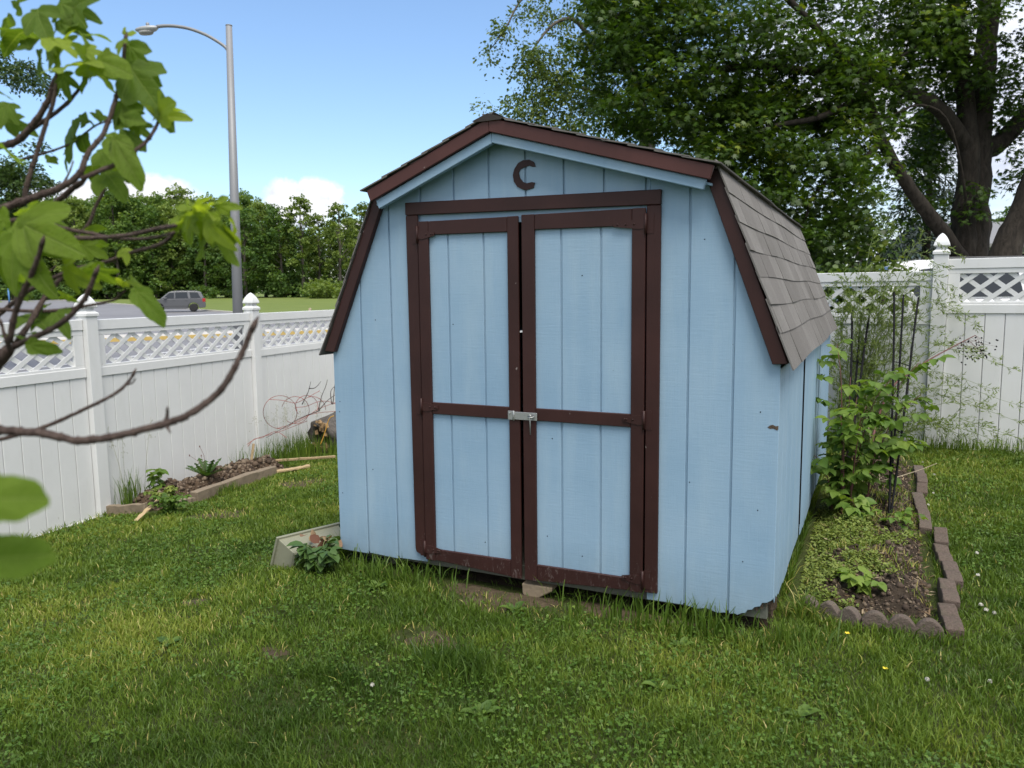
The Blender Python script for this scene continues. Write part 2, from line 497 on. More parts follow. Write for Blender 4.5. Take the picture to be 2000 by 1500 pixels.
# strap hinges, painted over
def hinge(par, x, z, sgn, L):
    h = MB()
    y = -0.0277
    h.prism([(x, z - .022), (x - sgn * .03, z - .024), (x - sgn * L, z - .009), (x - sgn * L, z + .009), (x - sgn * .03, z + .022), (x, z + .022)][::1], y - .0035, y + .001)
    h.tube([(x + sgn * .004, y - .004, z - .045), (x + sgn * .004, y - .004, z + .045)], .0065, 8)
    h.box((min(x + sgn * .008, x + sgn * .04), y - .002 + .008, z - .045), (max(x + sgn * .008, x + sgn * .04), y + .012, z + .045))
    for q in (.05, .09, L - .02):
        h.lathe([(.006, 0), (.004, .003)], 8, 0, Matrix.Translation((x - sgn * q, y - .003, z)) @ Matrix.Rotation(PI / 2, 4, 'X'))
    h.build('hinge', M_BROWN, par)
for z, L in ((1.80, .15), (0.885, .10), (0.10, .10)): hinge(doorR, 1.832, z, 1, L)
for z, L in ((1.80, .10), (0.885, .10), (0.09, .10)): hinge(doorL, 0.608, z, -1, L)
# hasp with pin
hp = MB()
hp.box((1.124, -0.0335, 0.846), (1.160, -0.028, 0.892)); hp.box((1.150, -0.0365, 0.849), (1.288, -0.0338, 0.889))
hp.tube([(1.158, -.035, .844), (1.158, -.035, .894)], .005, 8)
hp.lathe([(.004, 0), (.006, .002), (.004, .004)], 8, 0, Matrix.Translation((1.135, -.0335, .88)) @ Matrix.Rotation(PI / 2, 4, 'X'))
hs = hp.build('hasp', M_STEEL, doorL, 0.003)
st = MB()
st.tube([(1.258 + .014 * math.cos(a), -.040 - .016 * math.sin(a), .868) for a in np.linspace(0, PI, 9)], .0045, 8)
st.tube([(1.258, -.052, .878), (1.2575, -.056, .865), (1.257, -.052, .835), (1.2565, -.050, .778)], [.0045, .004, .0035, .002], 8)
st.tube([(1.246, -.052, .872), (1.258, -.058, .880), (1.268, -.052, .872)], .004, 8)
st.build('staple_pin', M_STEEL, doorR)

# ---- gable trim: brown fascia above, pale blue strip and soffit under it
def along(p, q, t): return (p[0] + (q[0] - p[0]) * t, p[1] + (q[1] - p[1]) * t)
def offs(p, q, d):
    """both points moved d to the right of the direction p->q (downwards for p left of q)"""
    dx, dz = q[0] - p[0], q[1] - p[1]; L = math.hypot(dx, dz)
    nx, nz = dz / L, -dx / L
    return (p[0] + nx * d, p[1] + nz * d), (q[0] + nx * d, q[1] + nz * d)
M_TRIM = M_BROWN
def slope_band(p, q, d0, d1, y0, y1, name, mat, xa=None, miter=None):
    a0, b0 = offs(p, q, d0); a1, b1 = offs(p, q, d1)
    if miter is not None:                       # cut at a vertical line x = miter
        def cut(a, b): t = (miter - a[0]) / (b[0] - a[0]); return along(a, b, t)
        if abs(q[0] - miter) < abs(p[0] - miter): b0 = cut(a0, b0); b1 = cut(a1, b1)
        else: a0 = cut(a0, b0); a1 = cut(a1, b1)
    mb = MB(); mb.prism([a1, b1, b0, a0], y0, y1)
    return mb.build(name, mat, shed, 0.003)
slope_band(KL, AP, 0.004, 0.066, -OV - .019, -OV, 'fascia', M_FADED, miter=AP[0])
slope_band(AP, KR, 0.004, 0.066, -OV - .019, -OV, 'fascia', M_FADED, miter=AP[0] + .0008)
slope_band((KL[0] + .02, KL[1] + .008), AP, 0.0665, 0.115, -OV + .002, -OV + .030, 'gable_strip', M_BLUE, miter=AP[0] + .004)
slope_band(AP, (KR[0] - .02, KR[1] + .006), 0.0665, 0.112, -OV + .002, -OV + .030, 'gable_strip', M_BLUE, miter=AP[0] + .0048)
# soffit boards
so = MB()
for p, q in ((KL, AP), (AP, KR)):
    a0, b0 = offs(p, q, 0.075); a1, b1 = offs(p, q, 0.085)
    so.prism([a1, b1, b0, a0], -OV + .031, -0.0005)
so.build('soffit', M_BLUE, shed)
# rake trim down the steep lower slopes
for p, q, sg in ((KL, EL, 1), (KR, ER, -1)):
    d = 0.062 * sg
    a1, b1 = offs(p, q, -d if sg > 0 else 0.062)
    if sg > 0: a1, b1 = offs(p, q, -0.062)
    else: a1, b1 = offs(p, q, 0.062)
    mb = MB()
    zc = min(b1[1], q[1])
    t = (q[1] - 0.004 - a1[1]) / (b1[1] - a1[1])
    mb.prism([a1, along(a1, b1, t), q, p] if sg < 0 else [p, q, along(a1, b1, t), a1], -0.034, -0.001)
    mb.build('rake_trim', M_BROWN, shed, 0.003)
    mb = MB(); t0 = 0.0
    a2, b2 = offs(p, q, 0.03 * (-1 if sg > 0 else 1))
    mb.prism([p, q, b2, a2], D + .001, D + .03); mb.build('rake_trim', M_BROWN, shed)
# ragged letter on the gable
Lt = [(1338, 376), (1326, 347), (1300, 335), (1265, 338), (1235, 355), (1213, 390), (1204, 425), (1211, 465), (1231, 495), (1258, 508), (1285, 513), (1326, 500), (1333, 469), (1315, 467), (1285, 473), (1265, 466), (1245, 441), (1239, 412), (1248, 392), (1270, 381), (1302, 369), (1318, 377)]
Lt = [at_y(600 + x / 3, 200 + y / 3, -.006) for x, y in Lt]; Lt = [(p[0], p[2]) for p in Lt]
lm = MB(); lm.prism(Lt[::-1], -0.006, -0.0008); lm.build('letter', mat_paint_brown('letter_paint', False), shed)
# exposed rotten wood where the corner paint has gone
M_ROT = mat_plain('rotten_wood', (0.085, 0.06, 0.04), 0.95, vary=0.6, scale=40, bump=0.8)
rt = MB(); random.seed(3)
pe = MB(); pe.prism([(2.392, .884), (2.402, .877), (2.417, .879), (2.432, .872), (2.4385, .876), (2.4385, .893), (2.428, .890), (2.414, .896), (2.402, .892)], -0.0012, 0.004)
pe.build('rotten_patch', M_ROT, shed)
for i in range(26):
    x = random.uniform(2.27, 2.43); z = 0.085 - (2.43 - x) * 0.5
    rt.prism([(x, z - random.uniform(.0, .035)), (x + random.uniform(.004, .01), z - random.uniform(.0, .03)), (x + random.uniform(.006, .012), z + .03), (x, z + .03)], .0075 + random.uniform(0, .003), .0135)
for i in range(14):
    y = random.uniform(.02, .2); z = .07
    rt.prism([(y, z - random.uniform(.03, .09)), (y + random.uniform(.008, .02), z - .01), (y + .015, z + .03), (y, z + .03)], W - .016, W - .006, 'x')
rt.build('rotten_corner', M_ROT, shed)

# nail heads and small holes
for x, z in ((0.03, .34), (0.035, .88), (0.03, .82), (0.8, 1.33), (1.52, 1.57), (0.97, .17), (1.52, .17), (1.36, .76), (2.3, .25), (2.05, .6), (0.3, 1.35), (0.2, 1.6), (2.1, 1.72), (0.25, .5), (2.36, .95), (2.36, .5), (1.33, .25)):
    y = -0.0105 if 0.66 < x < 1.78 else -0.0003
    nl = MB(); nl.lathe([(.0032, 0), (.002, .0012)], 7, 0, Matrix.Translation((x, y, z)) @ Matrix.Rotation(PI / 2, 4, 'X')); nl.build('nail_head', M_DARK, shed)


# ---- roof: sheathing plus individually laid shingle courses
rs = np.random.default_rng(5)
RV = []; RL = []; RSt = []; RT = []; Rt = []
def quad(a, b, c, d, tint):
    n = len(RV); RV.extend([a, b, c, d]); RSt.append(len(RL)); RL.extend([n, n + 1, n + 2, n + 3]); RT.append(4); Rt.append(tint)
def shingle_slope(top, bot, courses, y0, y1, outward, overhang=0.02):
    """courses of tabs from the eave up; top/bot are (x, z)"""
    T = np.array([top[0], 0, top[1]]); B = np.array([bot[0], 0, bot[1]])
    dr = T - B; L = np.linalg.norm(dr); dr /= L
    nrm = np.array([-dr[2], 0, dr[0]]);
    if nrm @ np.array(outward) < 0: nrm = -nrm
    exp = L / courses; tab = 0.305; th = 0.0065
    for c in range(courses):
        yy = y0 - rs.uniform(0, tab)
        wav = rs.uniform(0, 6.28)
        while yy < y1:
            ya, yb = max(yy + .002, y0), min(yy + tab - .002, y1)
            if yb - ya > 0.01:
                t = rs.uniform(0, 1); lift = rs.uniform(0, .0035); sag = rs.uniform(-.006, .006)
                nseg = 4
                for i in range(nseg):
                    u0 = ya + (yb - ya) * i / nseg; u1 = ya + (yb - ya) * (i + 1) / nseg
                    def pt(s, y, h, low):
                        w_ = 0.005 * math.sin(y * 3.1 + wav) * (1 if low else 0)
                        p = B + dr * (s * exp + w_ - (overhang if (c == 0 and low) else 0)) + nrm * h
                        return (p[0], y, p[2])
                    hb = 0.0078 + lift + sag * .3; ht = 0.0035
                    a, b = pt(c + 0, u0, hb, True), pt(c + 0, u1, hb, True)
                    cc, d_ = pt(c + 1.25, u1, ht, False), pt(c + 1.25, u0, ht, False)
                    a2, b2 = pt(c + 0, u0, hb - th, True), pt(c + 0, u1, hb - th, True)
                    quad(a, b, cc, d_, t); quad(a2, b2, b, a, 0.0)
                    c2, d2 = pt(c + 1.25, u1, ht - th, False), pt(c + 1.25, u0, ht - th, False)
                    quad(b2, a2, d2, c2, 0.0)
                    if i == 0: quad(a2, a, d_, d2, t * .6)
                    if i == nseg - 1: quad(b, b2, c2, cc, t * .6)
            yy += tab
Y0, Y1 = -0.042, D + 0.10
shingle_slope(KR, (ER[0] + .006, ER[1] + .01), 7, Y0 - .004, Y1, (1, 0, 0.3), .035)
shingle_slope(KL, (EL[0] - .006, EL[1] + .01), 7, Y0 - .004, Y1, (-1, 0, 0.3), .035)
shingle_slope((AP[0], AP[1] + .004), (KR[0] + .012, KR[1]), 9, -OV - .028, Y1, (0.2, 0, 1), .018)
shingle_slope((AP[0], AP[1] + .004), (KL[0] - .012, KL[1]), 6, -OV - .028, Y1, (-0.2, 0, 1), .018)
np_mesh('roof', np.array(RV), np.array(RL), np.array(RSt), np.array(RT), M_SHINGLE, shed, np.array(Rt))
M_PLY = mat_plain('dark_sheathing', (0.035, 0.028, 0.024), 0.9, vary=0.3, scale=20)
sh_ = MB()
for p, q, y0 in ((KR, ER, -0.034), (KL, EL, -0.034), (AP, KR, -OV + .0305), (AP, KL, -OV + .0305)):
    sg = 1 if q[0] > p[0] else -1
    a0, b0 = offs(p, q, 0.0015 * sg); a1, b1 = offs(p, q, 0.012 * sg)
    sh_.prism([a0, b0, b1, a1], y0 + .0355 if y0 > -.05 else y0, D + .09)
sh_.prism([(AP[0] - .07, AP[1] - .020), (AP[0] + .07, AP[1] - .020), (AP[0] + .085, AP[1] - .012), (AP[0], AP[1] + .016), (AP[0] - .085, AP[1] - .014)], -OV - .029, D + .1)
sh_.build('roof_sheathing', M_PLY, shed)

# support block under the sill
blk = MB()
blk.prism([(1.185, -.012), (1.19, -.075), (1.245, -.098), (1.345, -.022), (1.345, -.022 + .008), (1.185, -.0225)][:1] and [(1.183, -.024), (1.186, -.082), (1.200, -.094), (1.246, -.105), (1.262, -.100), (1.352, -.045), (1.352, -.024)], -0.012, 0.19)
M_CONC = mat_plain('old_concrete', (0.25, 0.195, 0.13), 0.9, vary=0.25, scale=40, bump=0.6)
o = blk.build('support_block', M_CONC, None, 0.006, 2)
props(o, 'tan concrete block propping up the sill below the shed doors', 'block')

# =================================================================== FENCES
def fence_post(parent, x, y, z_bot, z_top, rz):
    M = Matrix.Translation((x, y, 0)) @ Matrix.Rotation(rz, 4, 'Z')
    mb = MB(); h = .0635
    mb.box((-h, -h, z_bot), (h, h, z_top), M)
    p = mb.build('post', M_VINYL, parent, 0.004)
    c = MB(); r2 = math.sqrt(2)
    prof = [(.074, 0), (.074, .028), (.060, .040), (.048, .052), (.044, .066), (.050, .076), (.069, .080), (.070, .088), (.064, .112), (.052, .142), (.036, .170), (.018, .192), (.003, .204)]
    c.lathe([(r * r2, z_top - .014 + z) for r, z in prof], 4, PI / 4, M, False)
    c.build('post_cap', M_VINYL, p, 0.003)
    return p

def fence_panel(parent, a, b, z_top, z_bot, slope=.80):
    """vinyl privacy panel with a lattice top between post centres a and b"""
    ax, ay = a; bx, by = b
    L = math.hypot(bx - ax, by - ay); ang = math.atan2(by - ay, bx - ax)
    M = Matrix.Translation((ax, ay, 0)) @ Matrix.Rotation(ang, 4, 'Z')
    x0, x1 = .066, L - .066
    zt = z_top
    lat1, lat0 = zt - .145, zt - .425           # lattice window
    bd = MB(); n = max(1, round((x1 - x0) / .165)); bw = (x1 - x0) / n
    for i in range(n):                           # tongue and groove boards: the panel's own mesh
        u0, u1 = x0 + i * bw, x0 + (i + 1) * bw
        bd.prism([(u0 + .0025, .008), (u0 + .0025, -.010), (u0 + .0065, -.0145), (u1 - .0065, -.0145), (u1 - .0025, -.010), (u1 - .0025, .008)], z_bot + .1305, zt - .5205, 'z', M)
    bd.box((x0, .0075, z_bot + .1305), (x1, .014, zt - .5205), M)
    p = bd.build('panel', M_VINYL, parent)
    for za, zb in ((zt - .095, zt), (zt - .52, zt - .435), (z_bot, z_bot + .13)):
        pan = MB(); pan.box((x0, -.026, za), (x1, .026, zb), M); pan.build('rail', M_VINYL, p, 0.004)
    fr = MB()
    fr.box((x0 + .001, -.0175, zt - .141), (x1 - .001, .0175, zt - .0955), M)
    fr.box((x0 + .001, -.0175, lat0 - .0097), (x1 - .001, .0175, lat0 + .012), M)
    fr.box((x0 + .001, -.0172, lat0 + .0123), (x0 + .10, .0172, lat1 + .0037), M)
    fr.box((x1 - .10, -.0172, lat0 + .0123), (x1 - .001, .0172, lat1 + .0037), M)
    fr.build('lattice_frame', M_VINYL, p, 0.002)
    la = MB(); w = .0205; pitch = .205; nn_ = math.hypot(1, slope); ox, oz = w * slope / nn_, w / nn_
    lx0, lx1, lz0, lz1 = x0 + .09, x1 - .09, lat0 + .004, lat1 + .010
    for sg, y in ((1, -.006), (-1, .001)):
        c = lx0 - (lz1 - lz0) / slope - .05
        while c < lx1 + .02:
            if sg > 0:
                za = max(lz0, lz0 + (lx0 - c) * slope); zb = min(lz1, lz0 + (lx1 - c) * slope); f = lambda z: c + (z - lz0) / slope
            else:
                za = max(lz0, lz1 - (lx1 - c) * slope); zb = min(lz1, lz1 - (lx0 - c) * slope); f = lambda z: c + (lz1 - z) / slope
            if zb - za > .02:
                la.prism([(f(za) - ox, za + sg * oz), (f(za) + ox, za - sg * oz), (f(zb) + ox, zb - sg * oz), (f(zb) - ox, zb + sg * oz)], y, y + .005, 'y', M)
            c += pitch
    la.build('lattice', M_VINYL, p)
    return p

left_fence = thing('vinyl_fence', 'white vinyl privacy fence with lattice top along the road, left of the shed', 'fence', (0, 0, 0), 0, 'white vinyl fences round the yard')
PL = [(-3.16, -3.46), (-3.40, -1.18), (-3.625, 1.10), (-3.905, 3.42), (-4.18, 5.68)]
ZL = [1.30, 1.295, 1.29, 1.28]
angL = math.atan2(PL[3][1] - PL[2][1], PL[3][0] - PL[2][0])
for i, (x, y) in enumerate(PL):
    fence_post(left_fence, x, y, -0.62, 1.335 if i < 4 else 1.325, angL)
for i in range(4):
    fence_panel(left_fence, PL[i], PL[i + 1], ZL[i], -0.64, .66)
back_fence = thing('vinyl_fence', 'white vinyl privacy fence with lattice top behind the shed, stepping up to the right', 'fence', (0, 0, 0), 0, 'white vinyl fences round the yard')
PB = [(3.345, 5.05), (0.98, 5.26), (-1.45, 5.47), (-4.18, 5.68)]
angB = math.atan2(PB[0][1] - PB[1][1], PB[0][0] - PB[1][0])
PR = [(3.345 + 2.4 * k * math.cos(angB), 5.05 + 2.4 * k * math.sin(angB)) for k in (1, 2)]
fence_post(back_fence, *PB[0], -0.2, 1.825, angB)
for (x, y), zt in zip(PB[1:3], (1.68, 1.50)): fence_post(back_fence, x, y, -0.6, zt + .05, angB)
for (x, y) in PR: fence_post(back_fence, x, y, -0.2, 1.83, angB)
fence_panel(back_fence, PB[0], PR[0], 1.765, -0.20)
fence_panel(back_fence, PR[0], PR[1], 1.765, -0.20)
fence_panel(back_fence, PB[1], PB[0], 1.655, -0.24)
fence_panel(back_fence, PB[2], PB[1], 1.48, -0.30)
fence_panel(back_fence, (-4.11, 5.675), PB[2], 1.33, -0.55)

# =================================================================== GROUND
def polar_sheet(name, a0, a1, na, rfun0, rfun1, nr, mat, dz, kind='structure', label=None):
    V = []; F = []
    for i in range(na + 1):
        a = math.radians(a0 + (a1 - a0) * i / na)
        r0, r1 = rfun0(a), rfun1(a)
        for j in range(nr + 1):
            r = r0 * (r1 / r0) ** (j / nr)
            x = CX - math.sin(a) * r; y = CY + math.cos(a) * r
            V.append((x, y, float(ground_z(x, y)) + dz))
    for i in range(na):
        for j in range(nr):
            k = i * (nr + 1) + j
            F.append((k, k + 1, k + nr + 2, k + nr + 1))
    mb = MB(); mb.add(V, F, True)
    o = mb.build(name, mat); props(o, label, None, None, kind); return o

def mat_lawn():
    t = NT('lawn_ground'); v = t.coord()
    n1 = t.noise(0.9, 5, 0.65, v); n2 = t.noise(26, 6, 0.75, v); n3 = t.noise(0.06, 4, 0.6, v)
    c = t.ramp(n2, [(0.3, (0.022, 0.032, 0.009)), (0.55, (0.045, 0.065, 0.016)), (0.75, (0.095, 0.105, 0.032))])
    c = t.mix(t.math('MULTIPLY', n1, 0.4), c, (0.075, 0.065, 0.03))
    # mown field beyond the road: same turf, striped by the mower
    geo = t.n('ShaderNodeNewGeometry'); sx = t.n('ShaderNodeSeparateXYZ'); t.l(geo.outputs['Position'], sx.inputs[0])
    dist = t.n('ShaderNodeVectorMath', _operation='LENGTH'); t.l(geo.outputs['Position'], dist.inputs[0])
    far = t.math('MULTIPLY', t.math('SUBTRACT', dist.outputs['Value'], 14.0, clamp=False), 0.06, clamp=True)
    fc = t.ramp(t.noise(0.35, 6, 0.7, t.coord((1, 1, 1))), [(0.3, (0.105, 0.155, 0.032)), (0.7, (0.165, 0.205, 0.055))])
    c = t.mix(far, c, t.mix(t.math('MULTIPLY', n3, 0.5), fc, (0.185, 0.20, 0.07)))
    t.bsdf(c, 0.9, t.bump(n2, 1.0, 0.02), 0, 0.1)
    return t.m
M_LAWN = mat_lawn()
polar_sheet('ground', 0, 360, 240, lambda a: 0.05, lambda a: 1500.0, 190, M_LAWN, 0.0)

def mat_asphalt():
    t = NT('asphalt'); v = t.coord()
    n = t.noise(90, 3, 0.7, v); b = t.noise(0.25, 5, 0.6, v)
    c = t.ramp(b, [(0.3, (0.19, 0.185, 0.19)), (0.7, (0.245, 0.24, 0.245))])
    c = t.mix(t.math('MULTIPLY', n, 0.35), c, (0.12, 0.12, 0.125))
    t.bsdf(c, 0.85, None, 0, 0.25); return t.m
M_ASPH = mat_asphalt()
K1 = at_z(460, 613.5, -0.04)[:2]; K2 = at_z(200, 603, -0.04)[:2]          # far kerb line
def hit_line(a, P, Q):
    d = np.array([-math.sin(a), math.cos(a)]); o = np.array([CX, CY]); e = np.array(Q) - np.array(P)
    m = np.array([[d[0], -e[0]], [d[1], -e[1]]]); s = np.linalg.solve(m, np.array(P) - o); return float(s[0]) if 0 < s[0] < 420 else 420.0
RA0, RA1 = 16, 66
polar_sheet('road', RA0, RA1, 60, lambda a: hit_line(a, (-6.2, 0), (-6.9, 7)), lambda a: hit_line(a, K1, K2), 70, M_ASPH, 0.02)
def strip(name, P, Q, w, h, mat, dz=0.0, n=40, kind='structure', parent=None, side=1):
    P = np.array(P[:2], float); Q = np.array(Q[:2], float); d = (Q - P) / np.linalg.norm(Q - P); nn = np.array([-d[1], d[0]]) * side
    V = []; F = []
    for i in range(n + 1):
        c = P + (Q - P) * i / n
        for off, hh in ((0, -.05), (0, h), (w, h), (w, -.05)):
            q = c + nn * off
            V.append((q[0], q[1], float(ground_z(c[0], c[1])) + dz + hh))
    for i in range(n):
        for k in range(3):
            a = i * 4 + k; F.append((a, a + 1, a + 5, a + 4))
    F.append((0, 1, 2, 3)); F.append(tuple(n * 4 + k for k in (3, 2, 1, 0)))
    mb = MB(); mb.add(V, F); o = mb.build(name, mat, parent)
    if kind and parent is None: o["kind"] = kind
    return o
M_KERB = mat_plain('kerb_concrete', (0.50, 0.47, 0.42), 0.85, vary=0.15, scale=3)
M_YEL = mat_plain('yellow_kerb_paint', (0.50, 0.36, 0.11), 0.7, vary=0.25, scale=4)
M_LINE = mat_plain('white_road_paint', (0.72, 0.72, 0.70), 0.7, vary=0.15, scale=3)
dK = (K1 - K2) / np.linalg.norm(K1 - K2)
strip('kerb', K2 - dK * 60, K1 + dK * 55, .30, .13, M_KERB, 0.0, 60, side=1 if np.cross(dK, K2 - np.array([CX, CY])) > 0 else -1)
m1 = at_z(3, 676.5, -0.48)[:2]; m2 = at_z(640, 650.5, -0.48)[:2]
dM = (m2 - m1) / np.linalg.norm(m2 - m1)
sd = 1 if np.cross(dM, m1 - np.array([CX, CY])) > 0 else -1
nM = np.array([-dM[1], dM[0]]) * sd
isl = strip('median_island', m1 - dM * 14 + nM * .16, m2 + dM * 25 + nM * .16, 3.2, .165, M_KERB, 0.02, 50, side=sd)
yk = strip('kerb_face', m1 - dM * 14, m2 + dM * 25, .155, .168, M_YEL, 0.02, 50, parent=isl, side=sd)
l1 = at_z(58, 720.5, -0.48)[:2]; l2 = at_z(512, 666.5, -0.48)[:2]; dl = (l2 - l1) / np.linalg.norm(l2 - l1)
strip('road_line', l1 - dl * 8, l2 + dl * 4, .14, -.044 + .05 - .0, M_LINE, 0.022, 30)
l3 = at_z(500, 636, -0.40)[:2]; l4 = at_z(655, 629, -0.40)[:2]; d3 = (l4 - l3) / np.linalg.norm(l4 - l3)
strip('road_line', l3 - d3 * 10, l4 + d3 * 10, .22, .01, M_LINE, 0.024, 30)

# =================================================================== GARDEN BEDS
def bed(name, poly, crown, mat, label=None, n=130, base=-0.03):
    """mounded soil inside a polygon"""
    poly = np.array(poly, float); x0, y0 = poly.min(0); x1, y1 = poly.max(0)
    def inside_d(X, Y):
        d = np.full(X.shape, 1e9); ins = np.zeros(X.shape, bool); m = len(poly)
        for i in range(m):
            a, b = poly[i], poly[(i + 1) % m]; e = b - a; L2 = e @ e
            t = np.clip(((X - a[0]) * e[0] + (Y - a[1]) * e[1]) / L2, 0, 1)
            d = np.minimum(d, np.hypot(X - a[0] - t * e[0], Y - a[1] - t * e[1]))
            c = ((a[1] > Y) != (b[1] > Y)) & (X < (b[0] - a[0]) * (Y - a[1]) / (b[1] - a[1] + 1e-12) + a[0]); ins ^= c
        return np.where(ins, d, -d)
    def height(X, Y):
        X = np.asarray(X, float); Y = np.asarray(Y, float); dd = inside_d(X, Y)
        lump = fbm(X, Y, .22) * .09 + vnoise(X, Y, .045) * .035 + vnoise(X, Y, .022) * .018 + vnoise(X, Y, .1) * .04
        return ground_z(X, Y) + np.where(dd > 0, base + (crown + lump) * sstep(0, .22, dd), -.06)
    nx = max(8, int(n * (x1 - x0) / max(x1 - x0, y1 - y0))); ny = max(8, int(n * (y1 - y0) / max(x1 - x0, y1 - y0)))
    X, Y = np.meshgrid(np.linspace(x0 - .02, x1 + .02, nx), np.linspace(y0 - .02, y1 + .02, ny), indexing='ij')
    dd = inside_d(X, Y)
    Z = height(X, Y)
    V = np.stack([X, Y, Z], -1).reshape(-1, 3)
    F = [(i * ny + j, (i + 1) * ny + j, (i + 1) * ny + j + 1, i * ny + j + 1) for i in range(nx - 1) for j in range(ny - 1) if max(dd[i, j], dd[i + 1, j], dd[i, j + 1], dd[i + 1, j + 1]) > 0]
    mb = MB(); mb.add(V, F, True); o = mb.build(name, mat); o["kind"] = 'structure'
    return height
bed1_z = bed('soil_bed', [(-3.58, 1.20), (-3.02, 1.28), (-3.08, 2.8), (-3.20, 3.2), (-3.83, 3.3)], .10, M_SOIL)
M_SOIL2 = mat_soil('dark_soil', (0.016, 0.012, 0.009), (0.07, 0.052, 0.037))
bed2_z = bed('soil_bed', [(2.50, 0.33), (3.17, 0.33), (3.18, 4.3), (2.46, 4.3)], .02, M_SOIL2, n=260)
# bare worn earth in the lawn
M_BARE = mat_soil('worn_earth', (0.06, 0.045, 0.028), (0.15, 0.115, 0.072))
BARE = [(1.08, -0.10, .42, .20), (1.75, -.02, .4, .10), (1.05, -0.66, .22, .11), (-2.15, 1.10, .38, .20), (-0.42, -0.72, .10, .07), (-2.3, 2.3, .35, .25), (0.45, -1.05, .10, .06)]
def bare_amount(x, y):
    b = np.zeros(np.shape(x))
    for (cx, cy, rx, ry) in BARE:
        q = np.sqrt(((x - cx) / rx) ** 2 + ((y - cy) / ry) ** 2) + (fbm(x, y, .25) - .5) * 1.1
        b = np.maximum(b, 1 - sstep(.75, 1.2, q))
    return b
for k, (cx, cy, rx, ry) in enumerate(BARE):
    mb = MB(); N = 26; V = [(cx, cy, float(ground_z(cx, cy)) + .008)]
    for ring in (0.5, 1.0):
        for i in range(N):
            a = 2 * PI * i / N; q = (0.85 + .25 * math.sin(a * 3 + k)) * ring
            x, y = cx + rx * q * math.cos(a), cy + ry * q * math.sin(a)
            V.append((x, y, float(ground_z(x, y)) + (.006 if ring < 1 else -.004)))
    F = [(0, 1 + i, 1 + (i + 1) % N) for i in range(N)] + [(1 + i, 1 + N + i, 1 + N + (i + 1) % N, 1 + (i + 1) % N) for i in range(N)]
    mb.add(V, F, True); o = mb.build('dirt', M_BARE); o["kind"] = 'structure'
# dark earth under the shed
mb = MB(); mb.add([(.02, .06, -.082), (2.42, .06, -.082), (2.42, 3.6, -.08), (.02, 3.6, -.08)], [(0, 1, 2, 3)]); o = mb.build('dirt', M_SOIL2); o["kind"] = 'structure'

M_TIMBER = mat_plain('grey_timber', (0.21, 0.165, 0.115), 0.9, vary=0.4, scale=14, bump=0.7)
M_TIMBER2 = mat_plain('split_pale_wood', (0.42, 0.31, 0.17), 0.85, vary=0.25, scale=30, bump=0.4)
def plank(name, a, b, w, h, mat, label, cat='timber', group=None, dz=0.0, tw=0.0, jag=0.0):
    a = Vector(a); b = Vector(b); d = b - a; L = d.length; d.normalize()
    s = d.cross(Vector((0, 0, 1))).normalized(); u = s.cross(d)
    mb = MB(); n = 9; V = []; F = []
    r = random.Random(name + label)
    for i in range(n + 1):
        c = a + d * (L * i / n)
        e = jag * (r.uniform(0, 1) if 0 < i < n else 1.5 * r.uniform(0, 1))
        for sx, uz in ((-1, 0), (1, 0), (1, 1), (-1, 1)):
            V.append(c + s * (sx * w / 2 + r.uniform(-1, 1) * jag * .4) + u * (uz * h - (e if uz else 0)))
    for i in range(n):
        for k in range(4):
            p = i * 4 + k; q = i * 4 + (k + 1) % 4; F.append((p, q, q + 4, p + 4))
    F.append((0, 3, 2, 1)); F.append((n * 4, n * 4 + 1, n * 4 + 2, n * 4 + 3))
    mb.add(V, F); o = mb.build(name, mat, None, 0.004); return props(o, label, cat, group)
gz = lambda x, y: float(ground_z(x, y))
plank('bed_timber', (-2.93, 1.55, gz(-2.93, 1.55) - .01), (-3.06, 2.75, gz(-3.06, 2.75) - .01), .085, .135, M_TIMBER, 'long grey landscape timber along the front of the left soil bed', jag=.014)
plank('bed_timber', (-3.62, 1.12, gz(-3.6, 1.12) + .0), (-3.16, 1.22, gz(-3.2, 1.2) + .0), .05, .10, M_TIMBER, 'short dark board closing the near end of the left soil bed at the fence', jag=.012)
plank('bed_timber', (-2.92, 1.28, gz(-2.92, 1.3) - .015), (-2.90, 1.52, gz(-2.9, 1.5) - .015), .07, .105, M_TIMBER, 'broken short timber piece between the end board and the long timber', jag=.02)
plank('split_board', (-3.04, 2.78, gz(-3.05, 2.8) + .03), (-2.78, 3.02, gz(-2.8, 3.0) + .035), .07, .03, M_TIMBER2, 'pale split board lying at the far end of the long grey timber', 'board', jag=.01)
plank('split_board', (-3.55, 3.28, gz(-3.5, 3.28) + .06), (-2.75, 3.42, gz(-2.8, 3.4) + .06), .03, .03, M_TIMBER2, 'thin pale lath lying across the back of the left soil bed', 'board', jag=.004)
plank('wooden_stake', (-3.42, 2.78, gz(-3.42, 2.78) + .05), (-3.40, 2.84, gz(-3.42, 2.78) + .36), .034, .018, M_TIMBER2, 'short pale wooden stake standing in the left soil bed', 'stake')
plank('broken_stick', (-2.86, 0.86, gz(-2.86, .86) + .02), (-2.86, 1.12, gz(-2.86, 1.1) + .15), .045, .018, M_TIMBER2, 'pale peeling strip of wood leaning on the corner of the left bed', 'stick', jag=.012)

